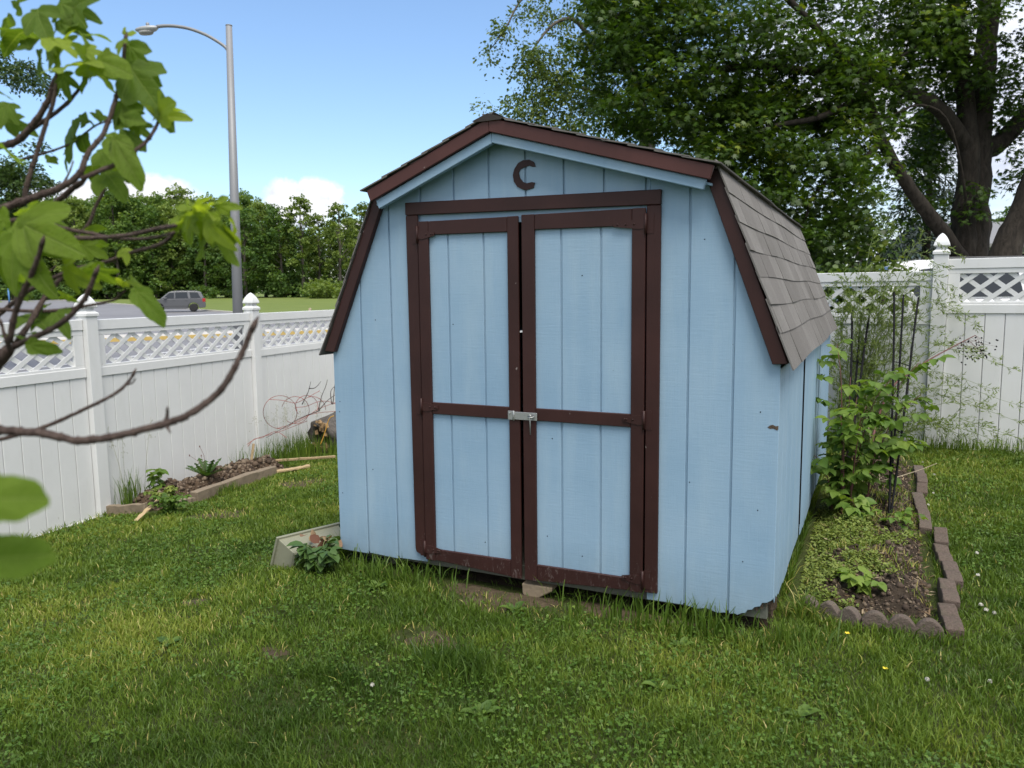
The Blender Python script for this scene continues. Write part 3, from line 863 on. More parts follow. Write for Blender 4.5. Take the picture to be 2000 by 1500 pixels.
# scalloped edging stones
def mat_edge():
    t = NT('edging_concrete'); v = t.coord((1, 1, 1), 'Object'); oi = t.n('ShaderNodeObjectInfo')
    n = t.noise(70, 5, .7, v); b = t.noise(13, 6, .75, v)
    c = t.ramp(n, [(.3, (0.085, 0.062, 0.05)), (.7, (0.165, 0.120, 0.098))])
    c = t.mix(t.math('MULTIPLY', t.ramp(b, [(.45, (0, 0, 0)), (.7, (1, 1, 1))]), .6), c, (0.075, 0.075, 0.045))
    c = t.mix(t.math('MULTIPLY', oi.outputs['Random'], .35), c, (0.17, 0.15, 0.13))
    t.bsdf(c, .95, t.bump(n, .9, .012), 0, .15); return t.m
M_EDGE = mat_edge()
def edging(n_lobe, length, hgt=.085, th=.05):
    mb = MB(); w = length / n_lobe; prof = [(0, -.08)]
    top = []
    for k in range(n_lobe):
        for i in range(9):
            a = -1 + i / 4
            top.append((w * k + w / 2 + a * w * .5, hgt - (.042 if th < .06 else .012) * abs(a) ** 2.2))
    poly = [(0, -.08), (length, -.08)] + top[::-1]
    mb.prism(poly, -th / 2, th / 2)
    o = mb.build('edging_stone', M_EDGE, None, 0.006, 2); return o
e0 = edging(3, .30)
e1 = edging(2, .30, .075, .075)
EG = 'scalloped edging stones around the right bed'
front_e = [((2.52, 0.35), (2.80, 0.255), 'scalloped brown edging stone nearest the rotten shed corner, half in grass'), ((2.805, 0.253), (3.14, 0.262), 'scalloped brown edging stone of the short front row that meets the bed corner')]
placed = []
def place_edge(a, b, lab, z, tilt=0.0):
    src = e0 if b[0] - a[0] > .2 else e1
    if src in placed: o = src.copy(); COL.objects.link(o)
    else: o = src; placed.append(src)
    L = math.hypot(b[0] - a[0], b[1] - a[1])
    o.location = (a[0], a[1], z); o.rotation_euler = (tilt, 0, math.atan2(b[1] - a[1], b[0] - a[0])); o.scale = (L / .30, 1, 1)
    props(o, lab, 'edging stone', EG)
for a, b, lab in front_e: place_edge(a, b, lab, gz(*a) + .008, -.06)
ords = ['nearest', 'second', 'third', 'fourth', 'fifth', 'sixth', 'seventh', 'eighth', 'ninth', 'tenth', 'eleventh', 'twelfth']
y = 0.28; i = 0
rr = random.Random(4)
while y < 3.9:
    L = .33
    x = 3.185 + .02 * math.sin(y * 2.1) + rr.uniform(-.012, .012) + (.03 if y > .9 else 0) - (.05 if y > 1.8 else 0)
    lab = f'{ords[i]} scalloped edging stone from the camera in the long right row' if i else 'corner edging stone where the long right row meets the front row'
    place_edge((x, y), (x + rr.uniform(-.02, .02), y + L - .012), lab, gz(x, y) + rr.uniform(-.022, .0) - (.015 if i > 4 else 0), rr.uniform(-.08, .08))
    y += L; i += 1

# =================================================================== LAWN
M_GRASS = mat_leaf('grass_blade', [(0.0, (0.0408, 0.0833, 0.0104)), (0.35, (0.0883, 0.1526, 0.0177)), (0.65, (0.1563, 0.2289, 0.0291)), (0.86, (0.2717, 0.3122, 0.0519)), (0.93, (0.4619, 0.4023, 0.1349)), (1.0, (0.5706, 0.4856, 0.1972))], 0.3, 0.5)
M_CLOVER = mat_leaf('clover_leaf', [(0.0, (0.0439, 0.0960, 0.0126)), (0.5, (0.0878, 0.1665, 0.0199)), (1.0, (0.1630, 0.2433, 0.0361))], 0.3, 0.5)

def in_view(x, y, z, mx=1100):
    P = np.stack([x, y, z], -1) - C0
    dep = P @ FWD
    sx = 1000 + FPX * (P @ RGT) / np.maximum(dep, .01); sy = 750 - FPX * (P @ TOP) / np.maximum(dep, .01)
    return (dep > .6) & (sx > -mx) & (sx < 2000 + mx) & (sy < 1500 + mx)

def fence_x(y):      # left fence line
    return np.interp(y, [p[1] for p in PL], [p[0] for p in PL])
def fence_y(x):
    return np.interp(x, [-4.2, 3.345, 8.0], [5.68, 5.05, 4.63])

def yard_points(n, power, dmin=1.6):
    """points over the yard, thinned with distance from the camera position"""
    r = np.sqrt(RNG.uniform(1.0, 1.0, n)) ; u = RNG.random(n)
    R0, R1 = 1.3, 11.0
    e = 2 - power
    r = (R0 ** e + u * (R1 ** e - R0 ** e)) ** (1 / e)
    a = RNG.uniform(-1.25, 1.25, n) + YAW
    x = CX - np.sin(a) * r; y = CY + np.cos(a) * r
    ok = (x > fence_x(y) + .05) & (y < fence_y(x) - .06)
    ok &= ~((x > .03) & (x < 2.41) & (y > .10) & (y < 3.66))
    z = ground_z(x, y)
    ok &= in_view(x, y, z)
    return x[ok], y[ok], z[ok]

def bed_mask(x, y):
    return ((x > 2.45) & (x < 3.16) & (y > .36) & (y < 4.3)) | ((x < -2.98 - (y - 1.2) * .06) & (y > 1.15) & (y < 3.25))

def blades(x, y, z, h, lean, w, tint, name, mat, label, kind='stuff', face=None):
    n = len(x)
    th = RNG.uniform(0, 2 * PI, n)
    la = RNG.uniform(0, 2 * PI, n)
    dx, dy = np.cos(la) * lean * h, np.sin(la) * lean * h
    px_, py_ = np.cos(th) * w / 2, np.sin(th) * w / 2
    hz = h * np.sqrt(np.maximum(1 - lean ** 2 * .55, .12))
    P = np.stack([x, y, z - .004], -1)
    V = np.empty((n, 5, 3))
    V[:, 0] = P + np.stack([-px_, -py_, 0 * x], -1); V[:, 1] = P + np.stack([px_, py_, 0 * x], -1)
    mid = P + np.stack([dx * .36, dy * .36, hz * .62], -1)
    V[:, 2] = mid + np.stack([px_, py_, 0 * x], -1) * .85; V[:, 3] = mid - np.stack([px_, py_, 0 * x], -1) * .85
    V[:, 4] = P + np.stack([dx, dy, hz * .96], -1)
    base = (np.arange(n) * 5)[:, None]
    L = (base + np.array([[0, 1, 2, 3, 3, 2, 4]])).ravel()
    T = np.tile([4, 3], n); S = np.concatenate([[0], np.cumsum(T)[:-1]])
    o = np_mesh(name, V.reshape(-1, 3), L, S, T, mat, None, np.repeat(tint, 2))
    return props(o, label, None, None, kind)

x, y, z = yard_points(1300000, 1.25)
d = np.hypot(x - CX, y - CY)
keep = RNG.random(len(x)) > np.maximum(bare_amount(x, y) * .70, bed_mask(x, y) * 1.0)
patch = fbm(x, y, .7); patch2 = fbm(x + 40, y + 13, .16); dry = fbm(x + 9, y - 31, 1.3)
keep &= RNG.random(len(x)) < .20 + 1.45 * patch2 * (.55 + .75 * vnoise(x, y, .07))
x, y, z, d, patch, patch2, dry = [q[keep] for q in (x, y, z, d, patch, patch2, dry)]
h = .66 * (.022 + .036 * patch + .05 * np.clip(vnoise(x + 3, y + 8, .11) - .45, 0, 1) + .02 * patch2) * RNG.uniform(.6, 1.45, len(x))
# longer grass hugging the shed, the beds and the fence, and one dark tuft
sd_ = np.abs(np.clip(-y, 0, 9) + np.clip(-x, 0, 9) + np.clip(x - 2.44, 0, 9))
front_ = (y < .12) & (x > -.05) & (x < 2.5)
keepw = ~(front_ & (sd_ < .09) & (RNG.random(len(x)) < .85))
x, y, z, d, patch, patch2, dry, h, sd_ = [q[keepw] for q in (x, y, z, d, patch, patch2, dry, h, sd_)]
nearsh = (1 - sstep(.0, .30, np.abs(np.clip(-y, 0, 9) + np.clip(-x, 0, 9) + np.clip(x - 2.44, 0, 9)))) * (1 - bare_amount(x, y))
h *= 1 + 1.6 * nearsh * (vnoise(x, y, .12) > .42)
edge = 1 - sstep(0, .14, np.minimum(np.abs(x - fence_x(y)), np.abs(y - fence_y(x))))
h *= 1 + 1.5 * edge
ebed = (np.abs(y - .28) < .09) & (x > 2.5) & (x < 3.25)
h *= 1 + .55 * ebed
tuft = np.exp(-(((x - 1.27) / .14) ** 2 + ((y + .88) / .10) ** 2))
tuft2 = np.exp(-(((x - .95) / .22) ** 2 + ((y + 1.12) / .12) ** 2)) * .6
h *= 1 + 1.9 * np.maximum(tuft, tuft2)
lean = np.clip(RNG.beta(1.7, 1.7, len(x)) * 1.05 + .15 * (vnoise(x, y, .10) - .5), 0, .98)
tint = np.clip(.24 + .62 * (dry - .2) + .30 * (patch - .45) + .35 * (vnoise(x + 20, y, .13) - .5) + .04 + RNG.normal(0, .11, len(x)) - .3 * np.maximum(tuft, tuft2) - .15 * nearsh, 0, .80)
straw = RNG.random(len(x)) < (.010 + .20 * np.clip(dry - .50, 0, 1) + .06 * np.clip(vnoise(x, y + 50, .3) - .62, 0, 1) + .12 * bare_amount(x, y))
tint = np.where(straw, RNG.uniform(.88, 1.0, len(x)), tint)
w = .0033 * np.maximum(1, d / 2.6) ** .75 * RNG.uniform(.7, 1.4, len(x))
lawn = blades(x, y, z, h, lean, w, tint, 'grass', M_GRASS, 'short uneven green lawn grass of the yard')
NB = len(x)

# clover and other flat weeds in the lawn
x, y, z = yard_points(150000, 1.2)
m = (fbm(x + 71, y + 5, .55) > .50) & (RNG.random(len(x)) > bare_amount(x, y)) & ~bed_mask(x, y)
x, y, z = x[m], y[m], z[m]
n = len(x)
lobe = [(0, 0, 0), (.45, .35, .05), (.62, .8, .08), (.35, 1.1, .06), (0, 1.0, 0), (-.35, 1.1, .06), (-.62, .8, .08), (-.45, .35, .05)]
tv = []; tf = []
for k in range(3):
    a = 2 * PI * k / 3; b = len(tv)
    for (lx, ly, lz) in lobe:
        tv.append((lx * math.cos(a) - ly * math.sin(a), lx * math.sin(a) + ly * math.cos(a), lz))
    tf.append([b + i for i in (0, 1, 2, 3, 4)]); tf.append([b + i for i in (0, 4, 5, 6, 7)])
hh = RNG.uniform(.012, .042, n)
nrm = unit(np.stack([RNG.normal(0, .35, n), RNG.normal(0, .35, n), np.ones(n)], -1))
R = frames(np.cross(nrm, rnd_dirs(n)), nrm)
sc = RNG.uniform(.0035, .0078, n) * np.maximum(1, np.hypot(x - CX, y - CY) / 3.5) ** .5
clov = scatter('clover', tv, tf, np.stack([x, y, z + hh], -1), R, sc, np.clip(RNG.normal(.45, .2, n), 0, 1), M_CLOVER)
props(clov, 'patches of low clover leaves growing through the lawn', None, None, 'stuff')

# small white clover heads on the right-hand lawn
M_PETAL = mat_plain('clover_petal', (0.72, 0.70, 0.62), 0.8, vary=.15, scale=200)
def clover_head():
    V = []; F = []
    for q in rnd_dirs(70, -.4, 1):
        p = Vector(q) * .008; a = p.orthogonal().normalized() * .0022; b = p.cross(a).normalized() * .0022
        k = len(V); V += [p * .55 - a, p * .55 + a, p * 1.15 + b, p * 1.15 - b]; F.append((k, k + 1, k + 2, k + 3))
    mb = MB(); mb.add(V, F); mb.lathe([(.001, -.006), (.0055, -.004), (.0065, .001), (.004, .005), (.001, .007)], 8)
    return mb
cl_root = None
FL = [(1802, 903), (1825, 927), (1823, 963), (1813, 986), (1916, 1181), (1942, 1197), (1926, 1191), (1910, 1123), (1908, 1080), (1934, 1331), (1811, 1327), (727, 1338)]
for i, (px, py) in enumerate(FL):
    p = at_z(px, py, -.05)
    if i == 0:
        cl_root = thing('clover_flower', 'small white clover flower head standing in the lawn grass', 'flower', p, 0, 'white clover heads in the lawn')
        clover_head().build('flower_head', M_PETAL, cl_root)
        s_ = MB(); s_.tube([(0, 0, -.05), (.002, 0, -.025), (0, 0, -.005)], .0011, 5); s_.build('stem', M_CLOVER, cl_root)
    else:
        o = copy_tree(cl_root); o.location = tuple(p); o.rotation_euler = (0, 0, i * 1.3); s = RNG.uniform(.75, 1.3); o.scale = (s, s, 1)

M_BUTTER = mat_plain('yellow_petal', (0.72, 0.55, 0.03), 0.6, vary=.1)
bc = None
for i, (px, py) in enumerate(((1655, 1238), (1729, 1307))):
    p = at_z(px, py, -.055)
    t = thing('buttercup', ('small yellow flower in the grass just in front of the edging stones', 'lone yellow flower in the open lawn right of the shed')[i], 'flower', p, i * 1.1, 'yellow flowers in the lawn')
    mb = MB(); mb.tube([(0, 0, -.04), (.003, 0, -.02), (0, 0, 0)], .001, 5); mb.build('stem', M_CLOVER, t)
    mb = MB()
    for k in range(5):
        a = k * 2 * PI / 5; c, s_ = math.cos(a), math.sin(a); q = lambda r, w, z: (c * r - s_ * w, s_ * r + c * w, z)
        mb.add([q(0, 0, 0), q(.006, .005, .003), q(.011, .003, .006), q(.011, -.003, .006), q(.006, -.005, .003)], [(0, 1, 2, 3, 4)])
    mb.build('petals', M_BUTTER, t)

# =================================================================== LEAF SHAPES
def leaf_oval(w=.36, curl=.12, n=3):
    """simple pointed leaf, length 1 along y, folded along the midrib"""
    prof = [(0, 0), (.55, .18), (.95, .42), (.72, .72), (0, 1)]
    tv = [(0, 0, 0)]; mids = []
    tv = [(0, 0, 0), (w * .75, .22, .06), (w, .48, .07), (w * .6, .78, .0), (0, 1, -curl), (-w * .6, .78, .0), (-w, .48, .07), (-w * .75, .22, .06), (0, .5, -.02)]
    tf = [(0, 1, 8), (1, 2, 8), (2, 3, 8), (3, 4, 8), (4, 5, 8), (5, 6, 8), (6, 7, 8), (7, 0, 8)]
    return tv, tf
def leaf_maple():
    ang = [(-95, .30), (-62, .62), (-48, .36), (-28, .86), (-14, .42), (0, 1.0), (14, .42), (28, .86), (48, .36), (62, .62), (95, .30)]
    tv = [(0, 0, 0)]
    for a, r in ang:
        a = math.radians(a); tv.append((r * math.sin(a) * .95, r * math.cos(a) * .95 + .05, -.16 * r * r))
    tf = [(0, i, i + 1) for i in range(1, len(ang))]
    return tv, tf
def leaf_fig(lobes):
    """palmate leaf of unit length: rounded lobes spreading from a point near the stalk"""
    O = np.array([0, .16]); n = 72; rings = (0, .3, .6, .82, 1.0)
    tv = []; tf = []
    for k, rg in enumerate(rings):
        for i in range(n):
            th = 2 * PI * i / n; dr = np.array([math.sin(th), math.cos(th)]); r = .13; zz = 0
            for (a, L, w) in lobes:
                d_ = math.atan2(math.sin(th - a), math.cos(th - a))
                if abs(d_) < PI / 2:
                    A = L / 2; q = 2 * A * math.cos(d_) / (math.cos(d_) ** 2 + (A / w) ** 2 * math.sin(d_) ** 2)
                    r = max(r, q)
            if abs(th - PI) < .5: r = min(r, .15 + .05 * abs(th - PI))
            r *= (1 + .03 * math.sin(th * 19)) * rg
            p = O + dr * r
            off = min(abs(math.atan2(math.sin(th - a), math.cos(th - a))) for a, L, w in lobes)
            zz = .55 * r * math.sin(min(off, .9)) * .55 - .34 * r * r - .10 * max(0, p[1]) ** 2 + .018 * math.sin(11 * r + 3 * th)
            tv.append((p[0], p[1], zz))
    for k in range(len(rings) - 1):
        for i in range(n):
            j = (i + 1) % n
            if k == 0: tf.append((0, n + i, n + j)) if i else tf.append((0, n + i, n + j))
            else: tf.append((k * n + i, (k + 1) * n + i, (k + 1) * n + j, k * n + j))
    return tv, tf
FIG_SHAPES = {3: [(0, .86, .20), (.80, .66, .17), (-.80, .66, .17)], 5: [(0, .86, .17), (.72, .72, .14), (-.72, .72, .14), (1.55, .42, .13), (-1.55, .42, .13)], 1: [(0, .86, .25), (.55, .40, .20), (-.55, .40, .20)], 4: [(0, .86, .19), (.62, .60, .16), (-.95, .50, .17)]}

# =================================================================== TREES
def limb_pts(pts, bend=.0, n=4, seed=0):
    """smooth a polyline with a Catmull-Rom spline"""
    P = [np.array(p, float) for p in pts]; P = [2 * P[0] - P[1]] + P + [2 * P[-1] - P[-2]]
    out = []
    for i in range(1, len(P) - 2):
        for k in range(n):
            t = k / n; a, b, c, d_ = P[i - 1], P[i], P[i + 1], P[i + 2]
            out.append(.5 * ((2 * b) + (-a + c) * t + (2 * a - 5 * b + 4 * c - d_) * t * t + (-a + 3 * b - 3 * c + d_) * t ** 3))
    out.append(P[-2]); return out
def limb(mb, pts, r0, r1, n=10, sub=4, rough=.0, power=1.0):
    q = limb_pts(pts, n=sub); m = len(q)
    rr_ = [r0 + (r1 - r0) * (i / (m - 1)) ** power for i in range(m)]
    if rough: q = [p + RNG.normal(0, rough, 3) * r for p, r in zip(q, rr_)]; rr_ = [r * RNG.uniform(1 - rough, 1 + rough) for r in rr_]
    mb.tube(q, rr_, n); return q

def sprays(centres, radius, per, leaf_len, flat=.35, droop=.25, jitter=.35):
    """leaf clumps: flat-ish layered discs of leaves round each centre; returns pos, rot, scale, clump index"""
    n = len(centres) * per; ci = np.repeat(np.arange(len(centres)), per)
    c = np.asarray(centres)[ci]; R_ = (radius if np.ndim(radius) == 0 else np.asarray(radius)[ci])
    tilt = unit(np.stack([RNG.normal(0, .35, len(centres)), RNG.normal(0, .35, len(centres)), np.ones(len(centres))], -1))[ci]
    a = RNG.uniform(0, 2 * PI, n); r = np.sqrt(RNG.random(n))
    e1 = unit(np.cross(tilt, np.array([1., .2, 0]))); e2 = np.cross(tilt, e1)
    radial = e1 * np.cos(a)[:, None] + e2 * np.sin(a)[:, None]
    off = radial * (r * R_)[:, None] + tilt * (RNG.normal(0, flat * .5, n) * R_)[:, None]
    off[:, 2] -= droop * r * r * R_
    pos = c + off
    nrm = unit(tilt + RNG.normal(0, jitter, (n, 3)) + radial * .25)
    dirn = unit(radial + RNG.normal(0, .5, (n, 3)) - np.array([0, 0, .45]))
    return pos, frames(dirn, nrm), leaf_len * RNG.uniform(.65, 1.25, n), ci

def ellipsoid_pts(c, r, n, shell=.55):
    u = rnd_dirs(n); k = RNG.uniform(shell ** 3, 1, n) ** (1 / 3)
    return np.asarray(c) + u * k[:, None] * np.asarray(r)

# ------------------------------------------------------------------ big maple behind the fence
M_MAPLE = mat_leaf('maple_leaf', [(0, (0.0236, 0.0504, 0.0059)), (.5, (0.0551, 0.1109, 0.0103)), (.85, (0.0984, 0.1638, 0.0148)), (1, (0.1706, 0.2142, 0.0222))], .38, .45)
M_LOCUST = mat_leaf('pale_leaf', [(0, (0.0540, 0.0900, 0.0176)), (.5, (0.1020, 0.1620, 0.0330)), (1, (0.1800, 0.2280, 0.0550))], .35, .5)
M_OAK = mat_leaf('oak_leaf', [(0, (0.0240, 0.0540, 0.0110)), (1, (0.0780, 0.1320, 0.0242))], .25, .45)
maple_base = at(1897, 560, 15.0); maple_base[2] = ground_z(maple_base[0], maple_base[1]) - .1
maple = thing('maple_tree', 'large dark green maple with three thick forking stems behind the right fence', 'tree', maple_base)
MBASE = maple_base
rel = lambda P, B=None: [np.asarray(p) - (MBASE if B is None else B) for p in P]
tr = MB()
A = lambda px, py, d=15.0: at(px, py, d)
limb(tr, rel([maple_base, A(1896, 500), A(1903, 400), A(1908, 300), A(1918, 180), A(1928, 60, 15.2), A(1935, -90, 15.4), A(1930, -250, 15.5)]), .37, .14, 14, 4, .07, .7)
limb(tr, rel([A(1885, 520, 14.9), A(1885, 420, 14.85), A(1893, 320, 14.8), A(1887, 200, 14.7), A(1868, 60, 14.6), A(1862, -80, 14.5), A(1840, -240, 14.2)]), .25, .10, 12, 4, .07, .8)
limb(tr, rel([A(1886, 520, 14.8), A(1842, 457, 14.5), A(1800, 400, 14.2), A(1769, 357, 14.0), A(1722, 273, 13.7), A(1690, 184, 13.4), A(1658, 131, 13.2), A(1600, 60, 13.0), A(1520, -20, 12.8)]), .17, .05, 12, 4, .05, .7)
limb(tr, rel([A(1893, 300, 14.8), A(1879, 273, 14.7), A(1832, 210, 14.4), A(1769, 178, 14.0), A(1706, 152, 13.8), A(1620, 145, 13.5), A(1500, 130, 13.2), A(1380, 140, 13.1), A(1270, 190, 13.0)]), .20, .03, 10, 4, .05, .7)
limb(tr, rel([A(1912, 290, 15.0), A(1947, 283, 15.0), A(2000, 226, 15.0), A(2080, 120, 15.0), A(2150, 0, 14.8)]), .22, .08, 10, 4, .05)
limb(tr, rel([A(1690, 184, 13.4), A(1600, 230, 13.0), A(1500, 250, 12.7), A(1420, 300, 12.5)]), .07, .02, 7, 4, .05)
limb(tr, rel([A(1722, 273, 13.7), A(1690, 310, 13.0), A(1640, 340, 12.6), A(1590, 380, 12.4), A(1570, 440, 12.3)]), .07, .015, 7, 4, .05)
limb(tr, rel([A(1935, 160, 15), A(1880, 100, 14.4), A(1800, 90, 13.8), A(1760, 110, 13.4)]), .06, .02, 7, 4, .05)
limb(tr, rel([A(1862, -80, 14.5), A(1700, -120, 13.8), A(1500, -130, 13.4), A(1300, -60, 13), A(1200, 40, 12.8)]), .14, .03, 8, 4, .05)
limb(tr, rel([A(1895, 440, 14.6), A(1860, 255, 13.9), A(1800, 205, 13.6), A(1720, 235, 13.4), A(1640, 250, 13.2)]), .03, .012, 6, 4, .05)
tr.build('trunk', M_BARK, maple)
EL_M = [  # centre px, py, d, radii x y z, clumps
    (1330, 110, 13.0, 1.9, 1.6, 1.25, 330), (1500, 180, 13.2, 1.7, 1.6, 1.35, 320), (1250, 30, 13.2, 1.1, 1.2, .9, 120), (1400, -80, 13.8, 2.6, 2.4, 1.4, 260),
    (1600, 400, 12.5, .95, .9, 1.05, 200), (1460, 330, 12.6, 1.15, .9, .75, 140), (1260, 215, 12.8, .80, .8, .55, 80), (1230, 120, 12.8, .6, .6, .6, 45), (1650, 280, 13.2, .75, .8, .8, 90),
    (1690, 60, 13.6, 1.4, 1.4, .95, 130), (1640, 165, 13.6, .9, .9, .7, 80), (1900, -90, 14.5, 2.6, 2.2, 1.2, 230), (1800, 310, 15.5, .55, .6, .55, 36), (1815, 395, 15.6, .5, .5, .5, 20), (1825, 190, 15.0, .55, .6, .6, 34), (1835, 100, 14.2, .7, .7, .6, 50),
    (1770, 80, 13.8, .9, .9, .8, 90), (1850, 20, 13.9, .9, .8, .7, 80), (1760, 200, 14.0, .5, .5, .5, 36), (1920, 120, 14.2, .5, .5, .6, 26), (2005, 180, 14.6, .65, .8, 1.2, 70), (1990, 330, 15.2, .5, .5, .4, 18), (1560, 300, 13.8, 1.3, 1.2, 1.3, 150), (1420, 240, 14.2, 1.6, 1.3, 1.0, 150), (1680, 430, 13.2, .5, .5, .5, 36), (1545, 480, 12.4, .45, .4, .35, 26), (1700, 330, 13.8, .4, .4, .6, 22),
    (1650, -320, 15.5, 4.5, 4.0, 2.0, 160), (1950, -420, 16, 4, 4, 2.5, 120), (1893, 250, 14.4, .3, .3, .3, 6), (1903, 400, 14.5, .25, .2, .5, 7)]
cs = []; cr = []
for (px, py, d_, rx, ry, rz, k) in EL_M:
    pts = ellipsoid_pts(at(px, py, d_), (rx, ry, rz), k, .25)
    keepn = fbm(pts[:, 0] * 1.0 + pts[:, 2] * .7, pts[:, 1] + pts[:, 2] * 1.3, .8) > .37
    cs.append(pts[keepn])
cs = np.concatenate(cs) - MBASE
pos, R, sc, ci = sprays(cs, RNG.uniform(.22, .46, len(cs)), 28, .102, .28, .35, .32)
ct = np.clip(RNG.normal(.36, .26, len(cs)), 0, 1)
tv, tf = leaf_maple()
scatter('crown', tv, tf, pos, R, sc, np.clip(ct[ci] + RNG.normal(0, .13, len(ci)), 0, 1), M_MAPLE, maple)

# leaning trunk at the right edge
lb = at(1935, 545, 13.6); lb[2] = ground_z(lb[0], lb[1]) - .1
lean_tree = thing('leaning_tree', 'thick trunk leaning out to the right edge beside the big maple', 'tree', lb)
tr = MB(); limb(tr, rel([lb, at(1962, 500, 13.5), at(1995, 420, 13.4), at(2035, 320, 13.3), at(2080, 180, 13.2), at(2120, 0, 13.2), at(2150, -200, 13.2)], lb), .26, .15, 12, 4, .05)
tr.build('trunk', M_BARK, lean_tree)
cs = np.concatenate([ellipsoid_pts(at(px, py, d_), r, k, .2) for px, py, d_, r, k in ((2180, -150, 13, (1.6, 1.6, 1.0), 90), (2120, 60, 13, (.7, .8, .6), 26))]) - lb
pos, R, sc, ci = sprays(cs, .38, 18, .125, .3, .35, .32)
scatter('crown', tv, tf, pos, R, sc, np.clip(RNG.normal(.42, .22, len(ci)), 0, 1), M_MAPLE, lean_tree)

# pale fine-leaved tree left of the maple
bb = at(1290, 560, 19.5); bb[2] = ground_z(bb[0], bb[1]) - .1
birch = thing('pale_tree', 'pale green fine-leaved tree with drooping twigs above the shed roof, left of the maple', 'tree', bb)
tr = MB()
limb(tr, rel([bb, at(1280, 400, 19.5), at(1250, 200, 19.3), at(1200, 60, 19), at(1160, -80, 19)], bb), .24, .06, 9, 4, .04)
limb(tr, rel([at(1200, 130, 19.2), at(1150, 70, 18.8), at(1120, 38, 18.6), at(1085, 45, 18.4), at(1060, 70, 18.3), at(1035, 105, 18.3)], bb), .07, .015, 7, 4, .04)
limb(tr, rel([at(1260, 260, 19.3), at(1180, 190, 18.8), at(1090, 160, 18.5), at(1030, 150, 18.4)], bb), .06, .012, 7, 4, .04)
limb(tr, rel([at(1200, 60, 19.1), at(1120, -10, 18.7), at(1030, -10, 18.4), at(985, 60, 18.2), at(955, 100, 18.2)], bb), .05, .008, 7, 4, .04)
tr.build('trunk', M_BARK2, birch)
EB = [(1120, 180, 18.6, 1.1, 1.0, .85, 150), (1060, 130, 18.4, .7, .7, .55, 62), (1170, 60, 18.8, 1.1, 1.2, .9, 120), (1030, 200, 18.3, .5, .5, .45, 42), (1090, 255, 18.4, .75, .7, .35, 60), (1060, 20, 18.6, .65, .8, .35, 26), (985, 60, 18.2, .35, .4, .35, 12), (948, 205, 18.2, .1, .1, .12, 3), (955, 100, 18.2, .12, .12, .25, 5), (1030, 95, 18.3, .35, .3, .25, 14), (1200, -60, 19, 1.6, 1.6, .9, 90), (1230, 200, 19.3, 1.1, 1.0, 1.0, 110), (1320, 300, 19.5, 1.4, 1.0, 1.0, 70), (1010, 262, 18.3, .3, .3, .16, 12)]
cs = np.concatenate([ellipsoid_pts(at(px, py, d_), (a, b, c), k, .2) for px, py, d_, a, b, c, k in EB]) - bb
pos, R, sc, ci = sprays(cs, RNG.uniform(.18, .38, len(cs)), 26, .085, .5, .8, .6)
tv2, tf2 = leaf_oval(.30, .15)
ct = np.clip(RNG.normal(.5, .2, len(cs)), 0, 1)
scatter('crown', tv2, tf2, pos, R, sc, np.clip(ct[ci] + RNG.normal(0, .15, len(ci)), 0, 1), M_LOCUST, birch)

# oak at the left edge
ob = at(-330, 640, 21.0); ob[2] = ground_z(ob[0], ob[1]) - .1
oak = thing('oak_tree', 'dark oak reaching in from the left edge behind the fig branches', 'tree', ob)
tr = MB()
limb(tr, rel([ob, at(-320, 400, 21), at(-300, 100, 21), at(-280, -200, 21)], ob), .34, .12, 10, 4, .04)
limb(tr, rel([at(-310, 260, 21), at(-200, 200, 20.5), at(-60, 150, 20.2), at(40, 130, 20), at(100, 150, 20)], ob), .09, .012, 7, 4, .04)
limb(tr, rel([at(-315, 380, 21), at(-200, 340, 20.5), at(-60, 320, 20.2), at(40, 330, 20)], ob), .09, .02, 7, 4, .04)
tr.build('trunk', M_BARK, oak)
EO = [(40, 140, 20, .55, .6, .35, 36), (-40, 110, 20, .9, .9, .7, 70), (85, 170, 20, .25, .3, .2, 10), (20, 330, 20, .8, .7, .35, 70), (60, 360, 20, .6, .6, .35, 46), (-40, 380, 20.2, 1.2, 1, .8, 130), (60, 410, 20.4, .5, .5, .4, 34), (-200, 200, 20.8, 1.6, 1.5, 1.8, 180), (-250, -50, 21, 2, 2, 1.6, 90), (70, 285, 20, .2, .2, .1, 5)]
cs = np.concatenate([ellipsoid_pts(at(px, py, d_), (a, b, c), k, .2) for px, py, d_, a, b, c, k in EO]) - ob
pos, R, sc, ci = sprays(cs, RNG.uniform(.16, .32, len(cs)), 22, .11, .45, .3, .6)
star = [(0, 0, 0), (.07, .25, 0), (.34, .34, .03), (.09, .45, 0), (.38, .62, .03), (.08, .68, 0), (.14, .86, 0), (0, 1, -.05), (-.14, .86, 0), (-.08, .68, 0), (-.38, .62, .03), (-.09, .45, 0), (-.34, .34, .03), (-.07, .25, 0)]
scatter('crown', star, [(0, 1, 13), (1, 2, 3), (1, 3, 11, 13), (11, 12, 13), (3, 4, 5), (3, 5, 9, 11), (9, 10, 11), (5, 6, 7, 8, 9)], pos, R, sc * 1.1, np.clip(RNG.normal(.45, .25, len(ci)), 0, 1), M_OAK, oak)

